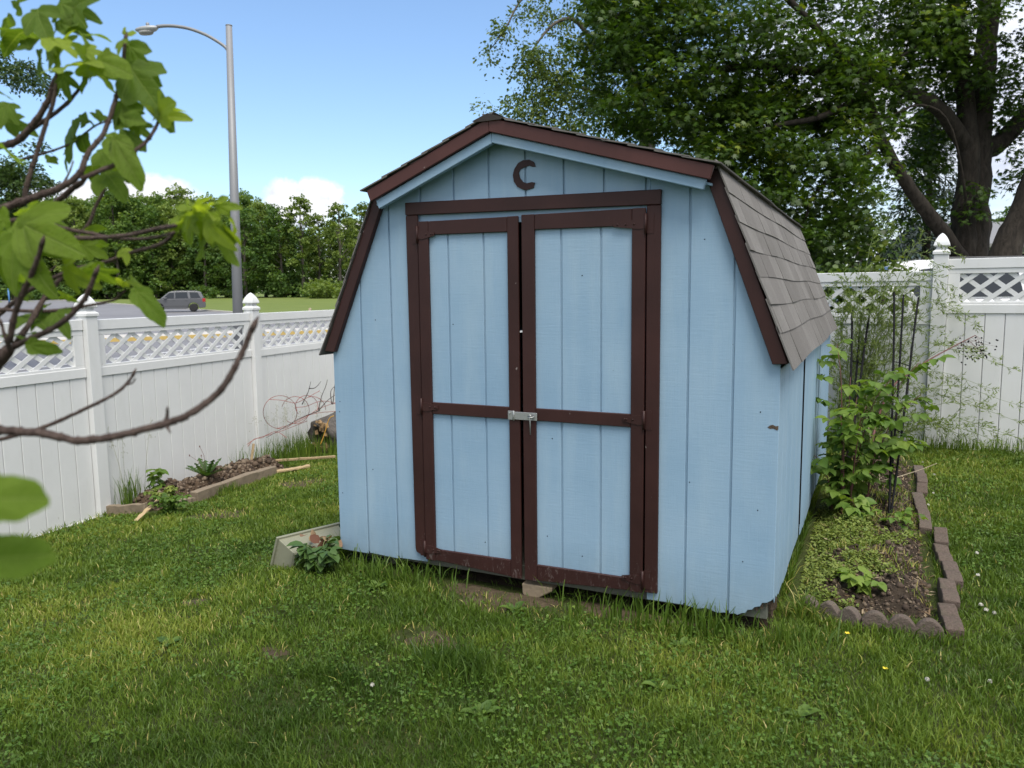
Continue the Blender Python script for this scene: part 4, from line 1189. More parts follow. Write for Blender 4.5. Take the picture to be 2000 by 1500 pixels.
# ------------------------------------------------------------------ the wood across the road
M_WOOD = [mat_leaf('wood_leaf_a', [(0, (0.0542, 0.1087, 0.0186)), (.5, (0.1162, 0.1969, 0.0342)), (1, (0.2035, 0.2812, 0.0544))], .42, .6),
          mat_leaf('wood_leaf_b', [(0, (0.0426, 0.0938, 0.0201)), (.5, (0.0930, 0.1688, 0.0342)), (1, (0.1648, 0.2438, 0.0513))], .42, .6),
          mat_leaf('wood_leaf_c', [(0, (0.0871, 0.1350, 0.0279)), (.5, (0.1648, 0.2344, 0.0466)), (1, (0.2519, 0.3187, 0.0776))], .42, .6)]
tq = [(0, 0, 0), (.42, .3, .06), (.36, .75, 0), (0, 1, -.1), (-.36, .75, 0), (-.42, .3, .06)]
fq = [(0, 1, 2, 3), (0, 3, 4, 5)]
def wood_tree(h, rx, nclump, mat, low, sparse=False, label='', group=''):
    t = thing('deciduous_tree', label, 'tree', (0, 0, 0), 0, group)
    tr = MB(); limb(tr, [(0, 0, -.3), (.15, .1, h * .3), (-.1, .2, h * .6), (.05, 0, h * .92)], .34, .06, 8, 4, .05)
    cs = []
    nl = 30 if sparse else 34
    for k in range(nl):
        a = k * 2.4 + RNG.uniform(-.5, .5); zz = h * (low + (1 - low) * ((k + .5) / nl) ** .9)
        q = (zz / h - low) / (1 - low)
        prof = math.sin(PI * min(1, .22 + .74 * q)) ** .8
        r = rx * prof * RNG.uniform(.55, .95)
        c = np.array([math.cos(a) * r, math.sin(a) * r, zz])
        if k % 3 == 0: limb(tr, [(0, .1, zz * .72), (c[0] * .5, c[1] * .5, zz * .88), tuple(c)], .11, .03, 5, 3)
        rad = rx * RNG.uniform(.22, .42) * (.85 if sparse else 1)
        cs.append(ellipsoid_pts(c, (rad, rad, rad * (.9 if sparse else .75)), nclump // nl, .35))
    tr.build('trunk', M_BARK2, t)
    cs = np.concatenate(cs)
    pos, R, sc, ci = sprays(cs, rx * .12, 12 if sparse else 16, .40, .6, .2, .7)
    ct = np.clip(RNG.normal(.45, .2, len(cs)), 0, 1)
    scatter('crown', tq, fq, pos, R, sc, np.clip(ct[ci] + RNG.normal(0, .12, len(ci)), 0, 1), mat, t)
    return t
GW = 'trees of the wood across the road'
LA = 'broad leafy tree in the wood behind the mown field across the road'
LB = 'darker round-crowned tree in the wood behind the mown field across the road'
LC = 'tall thin-crowned tree with bare trunk at the right end of the far wood'
LD = 'light yellow-green tree in the wood behind the mown field across the road'
protos = [wood_tree(18, 5.4, 420, M_WOOD[0], .06, False, LA, GW), wood_tree(16.5, 4.8, 400, M_WOOD[1], .05, False, LB, GW), wood_tree(19, 4.6, 400, M_WOOD[2], .10, False, LD, GW), wood_tree(18, 3.4, 250, M_WOOD[2], .26, True, LC, GW)]
spots = []
rw_ = random.Random(12)
px = -190
while px < 900:
    thin = 560 < px < 730
    spots.append((px, rw_.uniform(137, 146), 3 if thin else rw_.choice((0, 0, 1, 1, 2)), (rw_.uniform(.80, 1.0) if thin else rw_.uniform(.80, 1.02)) * (1.04 if 60 < px < 360 else 1.0)))
    px += rw_.uniform(28, 44)
for dd, s0 in ((152, 1.0), (163, 1.08)):
    px = -190
    while px < 900:
        spots.append((px, dd + rw_.uniform(-4, 4), rw_.choice((0, 1, 1, 2)), s0 * rw_.uniform(.92, 1.12) * (1.0 if px < 520 else .74)))
        px += rw_.uniform(32, 48)
used = [False] * 4
for (px, d_, k, s) in spots:
    p = at(px, 580, d_); g_ = float(ground_z(p[0], p[1]))
    if not used[k]: o = protos[k]; used[k] = True
    else: o = copy_tree(protos[k])
    o.location = (p[0], p[1], g_); o.rotation_euler = (0, 0, rw_.uniform(0, 6.28)); o.scale = (s * rw_.uniform(.92, 1.1), s, s)
# bushes along the foot of the wood
def bush(label, group, mat, r, h, n, leaf, name='bush', cat='bush'):
    t = thing(name, label, cat, (0, 0, 0), 0, group)
    st = MB()
    for k in range(5):
        a = k * 1.26; limb(st, [(0, 0, -.05), (math.cos(a) * r * .25, math.sin(a) * r * .25, h * .4), (math.cos(a) * r * .55, math.sin(a) * r * .55, h * .75)], .03 * h, .008 * h, 5, 3)
    st.build('stem', M_BARK2, t)
    cs = ellipsoid_pts((0, 0, h * .5), (r, r, h * .5), n, .5)
    pos, R, sc, ci = sprays(cs, r * .22, 12, leaf, .5, .25, .6)
    ct = np.clip(RNG.normal(.45, .2, len(cs)), 0, 1)
    scatter('foliage', tq, fq, pos, R, sc, np.clip(ct[ci] + RNG.normal(0, .12, len(ci)), 0, 1), mat, t)
    return t
GB = 'bushes along the foot of the far wood'
b0 = bush('low rounded bush at the foot of the wood across the field', GB, M_WOOD[1], 3.6, 3.6, 120, .42)
px = -180; first_b = True
while px < 880:
    d_ = rw_.uniform(133, 141); p = at(px, 580, d_); o = b0 if first_b else copy_tree(b0); first_b = False
    o.location = (p[0], p[1], float(ground_z(p[0], p[1])) - .2); s = rw_.uniform(.55, 1.35); o.scale = (s, s, s * rw_.uniform(.6, 1.25)); o.rotation_euler = (0, 0, px)
    px += rw_.uniform(40, 95)
vb = bush('bright vine-covered mound at the edge of the far wood just left of the shed roof', None, M_WOOD[2], 3.6, 3.4, 130, .42, 'vine_mound')
p = at(640, 580, 127); vb.location = (p[0], p[1], float(ground_z(p[0], p[1])) - .2)

# spruce, shrub and far tree seen past the maple
M_SPRUCE = mat_leaf('spruce_needle', [(0, (0.012, 0.024, 0.012)), (1, (0.035, 0.055, 0.026))], .1, .6)
sp_ = at(1805, 560, 23); sp_[2] = ground_z(sp_[0], sp_[1])
spruce = thing('spruce_tree', 'dark spruce standing behind the maple limbs beyond the right fence', 'tree', sp_)
tr = MB(); tr.tube([(0, 0, -.1), (0, 0, 6.5)], [.16, .03], 8); tr.build('trunk', M_BARK, spruce)
n = 560; zz = .4 + 6.0 * RNG.random(n) ** 1.3; aa = RNG.uniform(0, 2 * PI, n); rr2 = (6.6 - zz) * .30 * np.sqrt(RNG.uniform(.2, 1, n))
cs = np.stack([rr2 * np.cos(aa), rr2 * np.sin(aa), zz], -1)
pos, R, sc, ci = sprays(cs, .34, 16, .22, .3, .5, .4)
scatter('crown', [(0, 0, 0), (.12, .4, 0), (0, 1, -.1), (-.12, .4, 0)], [(0, 1, 2, 3)], pos, R, sc, RNG.random(len(ci)), M_SPRUCE, spruce)
M_SHRUB = mat_leaf('shrub_leaf', [(0, (0.05, 0.085, 0.014)), (.5, (0.10, 0.15, 0.022)), (1, (0.18, 0.22, 0.04))], .35, .5)
sb = bush('yellow-green shrub showing above the lower fence panel under the maple', None, M_SHRUB, .48, 2.15, 110, .085, 'shrub', 'shrub')
p = at(1715, 560, 11.4); sb.location = (p[0], p[1], float(ground_z(p[0], p[1])))
sb2 = bush('dark leafy shrub above the fence beside the shed roof edge', None, M_MAPLE, .75, 1.95, 170, .10, 'shrub', 'shrub')
p = at(1650, 560, 12.0); sb2.location = (p[0], p[1], float(ground_z(p[0], p[1])))
ft = copy_tree(protos[1]); p = at(1965, 560, 70); ft.location = (p[0], p[1], float(ground_z(p[0], p[1]))); ft.scale = (.42, .42, .42)
props(ft, 'small distant round tree beyond the fence between the maple and the leaning trunk', 'tree'); del ft["group"]
hedge_pts = [(1480, 24), (1560, 25), (1640, 26), (1880, 27)]
hb = [bush('dark bush in the background below the maple crown, beyond the right fence', 'background bushes below the maple', M_OAK, 1.7, 3.2, 150, .20)]
for i, (px, d_) in enumerate(hedge_pts):
    o = hb[0] if i == 0 else copy_tree(hb[0]); p = at(px, 560, d_); o.location = (p[0], p[1], float(ground_z(p[0], p[1])) - .1); o.rotation_euler = (0, 0, i * 1.7); o.scale = (1, 1, .85 + .1 * i if i < 3 else .6)

# =================================================================== FIG TREE in the foreground
M_FIGBARK = mat_bark('fig_bark', (0.05, 0.032, 0.028), (0.17, 0.125, 0.105), 60)
def mat_fig():
    t = NT('fig_leaf')
    a = t.n('ShaderNodeAttribute', _attribute_type='OBJECT', _attribute_name='tint')
    tc = t.n('ShaderNodeTexCoord'); sx = t.n('ShaderNodeSeparateXYZ'); t.l(tc.outputs['Object'], sx.inputs[0])
    ax = t.math('ABSOLUTE', sx.outputs[0]); y = sx.outputs[1]
    col = t.ramp(a.outputs['Fac'], [(0, (0.045, 0.090, 0.012)), (.5, (0.150, 0.235, 0.028)), (1, (0.33, 0.42, 0.05))])
    blot = t.noise(5, 5, .7, tc.outputs['Object'])
    col = t.mix(t.math('MULTIPLY', t.ramp(blot, [(.4, (0, 0, 0)), (.7, (1, 1, 1))]), .35), col, t.mix(1.0, col, (.55, .62, .5), 'MULTIPLY'))
    # midrib, lobe ribs and side veins
    mid = t.math('SUBTRACT', 1.0, t.math('DIVIDE', ax, .014), clamp=True)
    rib = t.math('ABSOLUTE', t.math('SUBTRACT', t.math('MULTIPLY', ax, .74), t.math('MULTIPLY', t.math('SUBTRACT', y, .16), .68)))
    ribm = t.math('MULTIPLY', t.math('SUBTRACT', 1.0, t.math('DIVIDE', rib, .010), clamp=True), t.math('GREATER_THAN', y, .16))
    ph = t.math('FRACT', t.math('MULTIPLY', t.math('SUBTRACT', y, t.math('MULTIPLY', ax, .85)), 9.0))
    sd = t.math('SUBTRACT', 1.0, t.math('DIVIDE', t.math('ABSOLUTE', t.math('SUBTRACT', ph, .5)), .07), clamp=True)
    vein = t.math('MAXIMUM', t.math('MAXIMUM', mid, ribm), t.math('MULTIPLY', sd, .55))
    colv = t.mix(t.math('MULTIPLY', vein, .55), col, (.34, .42, .13))
    b = t.n('ShaderNodeBsdfPrincipled'); b.inputs['Roughness'].default_value = .62; b.inputs['Specular IOR Level'].default_value = .25
    t.l(colv, b.inputs['Base Color']); t.l(t.bump(t.math('ADD', t.math('MULTIPLY', vein, -1.0), blot), .5, .01), b.inputs['Normal'])
    tr = t.n('ShaderNodeBsdfTranslucent'); t.l(t.mix(1.0, colv, (1.5, 1.45, .5), 'MULTIPLY'), tr.inputs[0])
    mx = t.n('ShaderNodeMixShader'); mx.inputs[0].default_value = .55
    t.l(b.outputs[0], mx.inputs[1]); t.l(tr.outputs[0], mx.inputs[2]); t.l(mx.outputs[0], t.out.inputs[0])
    return t.m
M_FIG = mat_fig()
fb = at(-330, 1500, 1.75); fb[2] = ground_z(fb[0], fb[1]) - .05
fig = thing('fig_tree', 'fig tree branches with big lobed leaves reaching in from the left edge, close up', 'fig tree', fb)
FR = lambda L: [at(px, py, d_) - fb for px, py, d_ in L]
def fbranch(L, r0, r1, name='branch', knobs=True):
    r0, r1 = r0 * .88, r1 * .88
    mb = MB(); q = limb(mb, FR(L), r0, r1, 8, 5, .07)
    for k in range(3, len(q) - 1, 4):
        if knobs: mb.tube([q[k] - (q[k + 1] - q[k]) * .12, q[k] + (q[k + 1] - q[k]) * .12], (r0 + (r1 - r0) * k / len(q)) * 1.22, 7)
    # buds at the tip
    e = q[-1]; dr = unit(q[-1] - q[-2]); mb.tube([e - dr * r1, e + dr * r1 * 2, e + dr * r1 * 5], [r1 * 1.15, r1 * 1.1, r1 * .15], 7)
    return mb.build(name, M_FIGBARK, fig)
mb = MB()
limb(mb, [(0, 0, 0)] + FR([(-260, 1150, 1.6), (-180, 900, 1.45), (-60, 760, 1.3), (0, 700, 1.25), (18, 680, 1.24)]), .028, .0085, 10, 5, .05)
limb(mb, FR([(-180, 900, 1.45), (-230, 650, 1.5), (-190, 480, 1.45), (-90, 430, 1.35), (0, 408, 1.28)]), .020, .008, 9, 5, .05)
limb(mb, FR([(-180, 900, 1.45), (-120, 860, 1.25), (-50, 845, 1.1), (0, 840, 1.02)]), .014, .0075, 9, 5, .05)
mb.build('trunk', M_FIGBARK, fig)
fbranch([(0, 408, 1.28), (60, 388, 1.28), (122, 364, 1.28), (157, 336, 1.28), (171, 301, 1.29), (203, 259, 1.3), (224, 200, 1.31), (238, 140, 1.32), (245, 76, 1.33)], .0072, .0035)
fbranch([(157, 350, 1.28), (195, 334, 1.29), (238, 315, 1.3), (270, 290, 1.3), (294, 266, 1.31), (308, 240, 1.32), (311, 228, 1.32)], .0048, .0028)
fbranch([(70, 416, 1.33), (110, 394, 1.32), (150, 362, 1.30)], .0065, .0055)
fbranch([(52, 395, 1.36), (49, 375, 1.36), (60, 336, 1.36), (80, 273, 1.36), (92, 235, 1.36), (105, 196, 1.36), (112, 140, 1.36)], .0055, .0035)
fbranch([(-120, 300, 1.5), (0, 285, 1.42), (35, 274, 1.4), (63, 245, 1.38), (94, 196, 1.37), (104, 165, 1.37)], .0085, .005)
fbranch([(35, 274, 1.4), (63, 252, 1.4), (122, 210, 1.38), (157, 171, 1.37), (178, 138, 1.36)], .0052, .0028)
fbranch([(40, 312, 1.44), (80, 301, 1.44), (140, 280, 1.44), (182, 248, 1.43), (210, 236, 1.42)], .003, .0018)
fbranch([(122, 360, 1.29), (134, 340, 1.3), (142, 318, 1.31)], .0022, .0014)
fbranch([(84, 586, 1.38), (120, 540, 1.38), (136, 500, 1.38), (150, 470, 1.38), (175, 434, 1.38), (186, 405, 1.38), (203, 371, 1.38), (212, 335, 1.38), (220, 296, 1.38)], .0048, .0026)
fbranch([(-60, 455, 1.36), (30, 430, 1.33), (84, 434, 1.32), (130, 447, 1.31), (189, 458, 1.3), (200, 462, 1.3)], .0052, .003)
fbranch([(112, 464, 1.26), (160, 465, 1.26), (210, 464, 1.25), (266, 456, 1.23), (310, 446, 1.2), (337, 442, 1.17)], .0045, .0036)
fbranch([(200, 461, 1.32), (252, 467, 1.28), (300, 464, 1.23), (338, 455, 1.17)], .0032, .0028)
fbranch([(-40, 640, 1.4), (0, 612, 1.39), (60, 565, 1.37), (140, 528, 1.34), (200, 514, 1.3), (259, 493, 1.26), (308, 479, 1.21), (330, 466, 1.18), (338, 456, 1.16)], .0046, .003)
fbranch([(16, 684, 1.24), (45, 668, 1.22), (90, 648, 1.2), (129, 624, 1.18), (155, 597, 1.17), (170, 575, 1.16), (186, 536, 1.15)], .0058, .0038)
fbranch([(24, 680, 1.28), (54, 637, 1.30), (84, 586, 1.33), (100, 560, 1.35)], .0062, .0048)
fbranch([(18, 668, 1.2), (33, 601, 1.18), (60, 541, 1.15), (74, 505, 1.13), (81, 478, 1.12)], .0056, .0036)
fbranch([(-60, 598, 1.33), (0, 604, 1.33), (84, 608, 1.33), (129, 604, 1.33), (168, 598, 1.32), (222, 586, 1.3), (240, 572, 1.29)], .0042, .0022)
fbranch([(-30, 640, 1.42), (0, 616, 1.42), (33, 588, 1.42), (70, 555, 1.42), (105, 523, 1.42)], .0032, .0018)
fbranch([(22, 688, 1.22), (12, 664, 1.2), (3, 634, 1.2)], .0042, .0026)
fbranch([(0, 840, 1.02), (65, 845, 1.02), (110, 852, 1.02), (152, 861, 1.02), (190, 858, 1.02), (234, 850, 1.02), (303, 833, 1.02), (340, 822, 1.02), (368, 810, 1.02), (420, 773, 1.03), (445, 742, 1.03), (459, 717, 1.03), (474, 685, 1.04), (493, 642, 1.04)], .0068, .0044)
fbranch([(320, 828, 1.02), (326, 815, 1.02), (327, 803, 1.015)], .0036, .002, knobs=False)
fbranch([(326, 832, 1.02), (331, 842, 1.015)], .0028, .0012, knobs=False)
fbranch([(-60, 868, 1.15), (0, 858, 1.15), (74, 838, 1.15), (120, 820, 1.15), (165, 799, 1.15), (205, 780, 1.15), (234, 762, 1.15), (252, 744, 1.15), (260, 732, 1.15)], .0036, .0024)
fbranch([(246, 752, 1.15), (258, 748, 1.145), (263, 742, 1.14)], .0016, .0012, knobs=False)
# leaves: base, tip (photo survey points), depth, kind
LVS = {k: leaf_fig(v) for k, v in FIG_SHAPES.items()}
FL = [  # bx, by, tx, ty, d, kind, tint
 (112,135,114,55,1.34,3,.75),(116,138,186,86,1.33,3,.8),(60,62,6,52,1.36,3,.2),(85,95,57,160,1.36,3,.3),(122,140,128,192,1.36,3,.3),(176,138,146,176,1.36,1,.35),(178,136,205,128,1.36,1,.5),(178,133,168,86,1.35,3,.6),
 (206,140,212,206,1.31,1,.45),(20,2,52,24,1.36,1,.3),(112,8,162,6,1.38,3,.35),(74,16,74,62,1.36,3,.35),(100,28,122,62,1.35,3,.4),(130,58,168,24,1.36,3,.4),(108,46,150,40,1.37,3,.35),(90,75,152,92,1.32,3,.9),(100,70,96,122,1.32,3,.8),
 (20,30,-20,70,1.38,3,.25),(40,10,10,-30,1.38,3,.3),(140,20,175,-20,1.38,3,.35),(165,70,215,62,1.33,3,.5),(150,95,215,100,1.31,3,.8),(120,100,60,104,1.33,3,.65),(60,100,40,60,1.36,3,.25),(186,120,230,118,1.32,1,.6),
 (246,80,298,160,1.33,1,.35),(248,122,298,192,1.33,3,.3),(243,155,262,182,1.32,1,.4),(245,75,222,100,1.32,1,.6),(245,72,268,52,1.33,1,.9),(243,70,240,48,1.33,1,.85),
 (311,228,346,204,1.32,3,.8),(311,228,322,194,1.32,3,.7),(311,228,288,203,1.32,1,.7),(311,230,334,214,1.32,1,.9),
 (176,240,140,222,1.4,3,.3),(195,240,194,206,1.4,3,.5),(240,195,230,226,1.33,3,.45),(256,215,270,198,1.33,1,.5),(240,220,262,232,1.33,3,.4),(262,240,294,270,1.32,3,.35),(230,236,238,216,1.33,1,.5),(170,235,196,244,1.4,3,.35),
 (152,272,96,284,1.42,3,.22),(160,262,158,288,1.42,1,.2),(213,258,273,353,1.29,1,.55),(242,250,262,340,1.31,1,.22),(195,290,212,332,1.33,3,.5),(203,336,244,374,1.36,3,.45),(182,322,170,338,1.36,1,.35),(228,300,215,330,1.38,1,.6),
 (2,276,42,338,1.28,3,.5),(-5,182,24,182,1.4,1,.4),(8,236,54,244,1.42,3,.35),(0,300,-50,350,1.3,3,.5),(20,200,-10,240,1.4,3,.4),
 (371,414,308,422,1.17,3,.75),(371,414,334,384,1.17,1,.8),(375,412,398,374,1.17,3,.85),(380,414,432,392,1.17,3,.85),(374,418,402,470,1.15,3,.8),(374,420,356,472,1.15,3,.6),(400,420,420,482,1.14,3,.75),(396,428,412,516,1.14,1,.55),(428,430,440,520,1.15,1,.6),(440,420,485,438,1.16,1,.8),(430,438,470,468,1.16,3,.7),(420,400,464,404,1.17,1,.7),(390,410,372,384,1.18,1,.9),(420,410,440,450,1.13,3,.85),(380,410,345,446,1.16,3,.7),(410,405,420,378,1.17,1,.8),
 (28,430,142,486,1.16,3,.6),(24,440,66,572,1.16,3,.55),(8,440,-30,570,1.17,3,.5),(2,470,30,585,1.18,3,.5),(20,425,-40,430,1.17,3,.6),
 (124,512,142,560,1.2,3,.75),(150,528,186,512,1.22,3,.55),(174,516,228,566,1.17,3,.5),(150,532,148,574,1.2,3,.65),(240,562,230,530,1.29,3,.97),(240,560,260,534,1.29,3,1.0),(250,552,302,566,1.27,3,.75),(258,560,324,628,1.26,1,.5),
 (106,576,142,602,1.34,3,.28),(90,602,60,590,1.36,3,.35),(58,612,92,628,1.36,3,.3),(108,610,122,634,1.33,1,.35),(78,626,56,640,1.34,3,.3),(132,590,140,560,1.34,3,.35),(60,580,30,560,1.38,3,.4),
 (48,672,110,686,1.2,1,.45),(40,664,62,640,1.25,3,.5),(60,650,84,660,1.25,1,.4),(156,476,207,502,1.36,3,.6),(150,470,186,464,1.36,3,.6),(243,484,248,504,1.27,1,.8),(90,420,108,440,1.38,1,.5),(55,408,40,388,1.4,1,.6),(90,318,122,300,1.4,1,.4),
 (-70,975,66,972,.56,2,.55),(-70,1092,60,1086,.58,2,.5)]
P = []; Rm = []; S = []; T = []; K = []
pet = MB()
rl = np.random.default_rng(21)
for (bx, by, tx, ty, d_, kind, ti) in FL:
    b = at(bx, by, d_); e = at(tx, ty, d_ * rl.uniform(.94, 1.06) if d_ > .8 else d_)
    L = np.linalg.norm(e - b); dr = unit(e - b)
    nrm = unit(-FWD * .8 + np.array([0, 0, 1.0]) * rl.uniform(.1, .8) + rl.normal(0, .42, 3)) if d_ > .8 else unit(-FWD + np.array([0, 0, .2]))
    P.append(b - fb); Rm.append(frames(dr[None], nrm[None])[0]); wv = rl.uniform(.85, 1.08) if kind == 3 else rl.uniform(.70, 1.0)
    if d_ < .8: wv = 1.35
    L *= .90 if kind == 3 else .86
    if d_ < .8: L = np.linalg.norm(e - b)
    S.append((L * wv * (1.0), L, L * rl.uniform(.6, 1.3))); T.append(ti); K.append(kind)
P, Rm, S, T, K = map(np.array, (P, Rm, S, T, K))
protos_f = {}
for kind in (3, 1, 2):
    for i in np.where(K == kind)[0]:
        shp = 1 if kind == 2 else ((3, 5, 4)[i % 3] if kind == 3 else (1, 4, 1)[i % 3])
        LV = LVS[shp]; key = (shp, i % 4)
        if key not in protos_f:
            tv_ = np.array(LV[0], float); tv_[:, 2] += .05 * np.sin(tv_[:, 1] * (5 + key[1]) + key[1] * 2) * np.abs(tv_[:, 0]) * 2 - .11 * (key[1] % 3) * tv_[:, 1] ** 2 + (.12 * key[1] - .15) * tv_[:, 0] * tv_[:, 1]
            mb = MB(); mb.add(tv_, LV[1], True); o = mb.build('leaf', M_FIG, fig); protos_f[key] = o
        else:
            o = protos_f[key].copy(); COL.objects.link(o)
        o.parent = fig; o['tint'] = float(T[i])
        Mr = Rm[i]
        o.matrix_basis = Matrix([[Mr[r][0] * S[i][0], Mr[r][1] * S[i][1], Mr[r][2] * S[i][2], P[i][r]] for r in range(3)] + [[0, 0, 0, 1]])

# =================================================================== PLANTS IN THE YARD
M_RASP = mat_leaf('raspberry_leaf', [(0, (0.06, 0.12, 0.02)), (.5, (0.12, 0.21, 0.034)), (1, (0.22, 0.31, 0.055))], .42, .55)
M_STEMG = mat_plain('green_stem', (0.17, 0.22, 0.075), 0.7, vary=.2)
M_STEMR = mat_plain('red_brown_stem', (0.12, 0.045, 0.035), 0.65, vary=.3, scale=40)
M_DRY = mat_plain('dry_stem', (0.34, 0.28, 0.19), 0.85, vary=.3, scale=40)
def stems_and_leaves(root, stems, mat_stem, leafmat, tv, tf, specs, r0=.004, r1=.0015, stem_name='stem', leaf_name='foliage'):
    st = MB(); P = []; Dn = []; Nn = []; S = []; T = []
    for s in stems:
        q = limb(st, s, r0, r1, 5, 5)
        specs(q, P, Dn, Nn, S, T)
    st.build(stem_name, mat_stem, root)
    if P: scatter(leaf_name, tv, tf, np.array(P), frames(np.array(Dn), np.array(Nn)), np.array(S), np.clip(np.array(T), 0, 1), leafmat, root)

def compound(tmin, step, leaf, plen, tint, nleaf=5, skip=0.0):
    def f(q, P, Dn, Nn, S, T):
        q = np.array(q); m = len(q); acc = 0
        for i in range(int(m * tmin), m):
            for rep in range(step):
                if RNG.random() < skip: continue
                p = q[i]; a = RNG.uniform(0, 2 * PI); out = np.array([math.cos(a), math.sin(a), RNG.uniform(-.1, .45)])
                out /= np.linalg.norm(out); L = plen * RNG.uniform(.6, 1.2)
                e = p + out * L; up = unit(np.array([RNG.normal(0, .3), RNG.normal(0, .3), 1.0])); side = np.cross(out, up)
                tt = tint + RNG.normal(0, .16); lf = leaf * RNG.uniform(.65, 1.2)
                dirs = [out] + [unit(out * .35 + side * s) for s in (1, -1)] + ([unit(out * -.15 + side * s) for s in (1, -1)] if nleaf == 5 else [])
                for k, dd in enumerate(dirs):
                    dd = unit(dd - np.array([0, 0, RNG.uniform(.15, .6)]))
                    P.append(e - out * (0 if k < 3 else lf * .35)); Dn.append(dd); Nn.append(unit(up + RNG.normal(0, .2, 3))); S.append(lf * (1.1 if k == 0 else .9)); T.append(tt + RNG.normal(0, .06))
    return f
rasp_at = np.array([2.68, 2.12, gz(2.68, 2.12) + .0])
rasp = thing('raspberry_bush', 'bright green raspberry bush growing against the right side of the shed', 'bush', rasp_at)
ss = []
for k in range(15):
    a = RNG.uniform(0, 2 * PI); b = RNG.uniform(.0, .12); h = RNG.uniform(.75, 1.22) if k < 8 else RNG.uniform(.35, .75); e = RNG.uniform(.10, .34)
    c = np.array([math.cos(a), math.sin(a), 0])
    if c[0] < 0: e *= .55
    c2 = c * e + np.array([.05, .30, 0]) * (h - .5)
    ss.append([c * b, c * b + c2 * .15 + np.array([0, 0, h * .4]), c * b + c2 * .5 + np.array([0, 0, h * .8]), c * b + c2 * 1.0 + np.array([0, 0, h])])
tvr, tfr = leaf_oval(.36, .18)
stems_and_leaves(rasp, ss, M_STEMR, M_RASP, tvr, tfr, compound(.3, 2, .082, .12, .55, 5, .45), .005, .002)
rs2_at = np.array([2.86, 1.02, gz(2.86, 1.02)])
def sprig(loc, name, label, cat, hs, spread, leafmat, stemmat, leaf, n, plen, tint=.6, nleaf=3, tmin=.35, skip=.2, group=None):
    t = thing(name, label, cat, loc, 0, group); S_ = []
    for k in range(n):
        a = 2 * PI * k / n + RNG.uniform(-.5, .5); h = hs * RNG.uniform(.7, 1.1); c = np.array([math.cos(a), math.sin(a), 0]) * spread * RNG.uniform(.5, 1.1)
        S_.append([c * .1, c * .25 + np.array([0, 0, h * .45]), c * .65 + np.array([0, 0, h * .85]), c + np.array([0, 0, h])])
    stems_and_leaves(t, S_, stemmat, leafmat, tvr, tfr, compound(tmin, 1, leaf, plen, tint, nleaf, skip), .003, .0012)
    return t
sprig(np.array([2.74, 1.78, gz(2.7, 1.8)]), 'raspberry_sprout', 'small raspberry sprout at the foot of the bush beside the shed', 'sprout', .22, .07, M_RASP, M_STEMR, .075, 3, .05)
sprig(np.array([3.00, 1.74, gz(3, 1.8)]), 'raspberry_sprout', 'low raspberry shoot leaning at the base of the black obelisk', 'sprout', .20, .09, M_RASP, M_STEMR, .055, 3, .05)
sprig(np.array([2.80, .62, gz(2.8, .6)]), 'raspberry_sprout', 'pale young raspberry seedling in the middle of the near end of the bed', 'sprout', .14, .05, M_RASP, M_STEMR, .06, 3, .04, .85)

# feathery asparagus-like shrub against the back fence
M_FERN = mat_leaf('fern_leaf', [(0, (0.08, 0.13, 0.03)), (.5, (0.16, 0.23, 0.055)), (1, (0.26, 0.32, 0.09))], .4, .5)
def fern(q, P, Dn, Nn, S, T):
    q = np.array(q); m = len(q)
    for i in range(int(m * .16), m):
        f_ = i / m
        for rep in range(3):
            p = q[i] + (q[min(i + 1, m - 1)] - q[i]) * RNG.random()
            ax = unit(q[min(i + 1, m - 1)] - q[max(i - 1, 0)]); a = rnd_dirs(1)[0]; out = unit(a - ax * (a @ ax) + ax * .75)
            Lb = RNG.uniform(.06, .26) * (1.15 - f_ * .8)
            FB.append((p, p + out * Lb * .6 + np.array([0, 0, .01]), p + out * Lb - np.array([0, 0, Lb * .15])))
            for k in range(int(Lb / .014)):
                t = (k + .6) / int(Lb / .014 + 1); b = p + out * Lb * t; dd = unit(out + rnd_dirs(1)[0] * .8)
                P.append(b); Dn.append(dd); Nn.append(rnd_dirs(1)[0]); S.append(RNG.uniform(.024, .05)); T.append(RNG.normal(.5, .2))
FB = []
def before_fence(px, py, d_):
    lo, hi = 4.0, 14.0
    for _ in range(40):
        m_ = (lo + hi) / 2; p = at(px, py, m_)
        if p[1] > fence_y(p[0]) - .10: hi = m_
        else: lo = m_
    return min(d_, lo - RNG.uniform(0, .45))
fern_at = np.array([2.62, 4.62, gz(2.6, 4.6)])
fern_o = thing('feathery_shrub', 'airy fine-leaved shrub with arching stems in front of the white back fence', 'shrub', fern_at)
tipsF = [(1600, 600, 8.6), (1625, 560, 8.6), (1650, 575, 8.5), (1690, 545, 8.6), (1730, 560, 8.5), (1752, 458, 8.9), (1700, 600, 8.4), (1760, 590, 8.4), (1800, 560, 8.4), (1840, 520, 8.3), (1860, 560, 8.2), (1640, 650, 8.3), (1680, 660, 8.3), (1880, 500, 8.2), (1790, 640, 8.2), (1830, 640, 8.1),
         (1870, 610, 8.1), (1900, 700, 8.0), (1940, 760, 8.0), (1975, 720, 8.0), (2010, 830, 7.8), (1850, 740, 8.1), (1620, 720, 8.3), (1660, 700, 8.2), (1720, 680, 8.2), (1780, 700, 8.2), (1900, 860, 7.9), (1840, 830, 8.0), (1960, 850, 7.8), (1745, 640, 8.3), (1690, 620, 8.4), (1640, 620, 8.4), (1770, 660, 8.2), (1800, 760, 8.2)]
tipsF += [(px + RNG.normal(0, 28), py + abs(RNG.normal(0, 30)), d_) for px, py, d_ in tipsF[::2]] + [(1990, 880, 8), (1930, 800, 8), (1985, 790, 8), (1950, 700, 8), (1900, 620, 8)]
ss = []
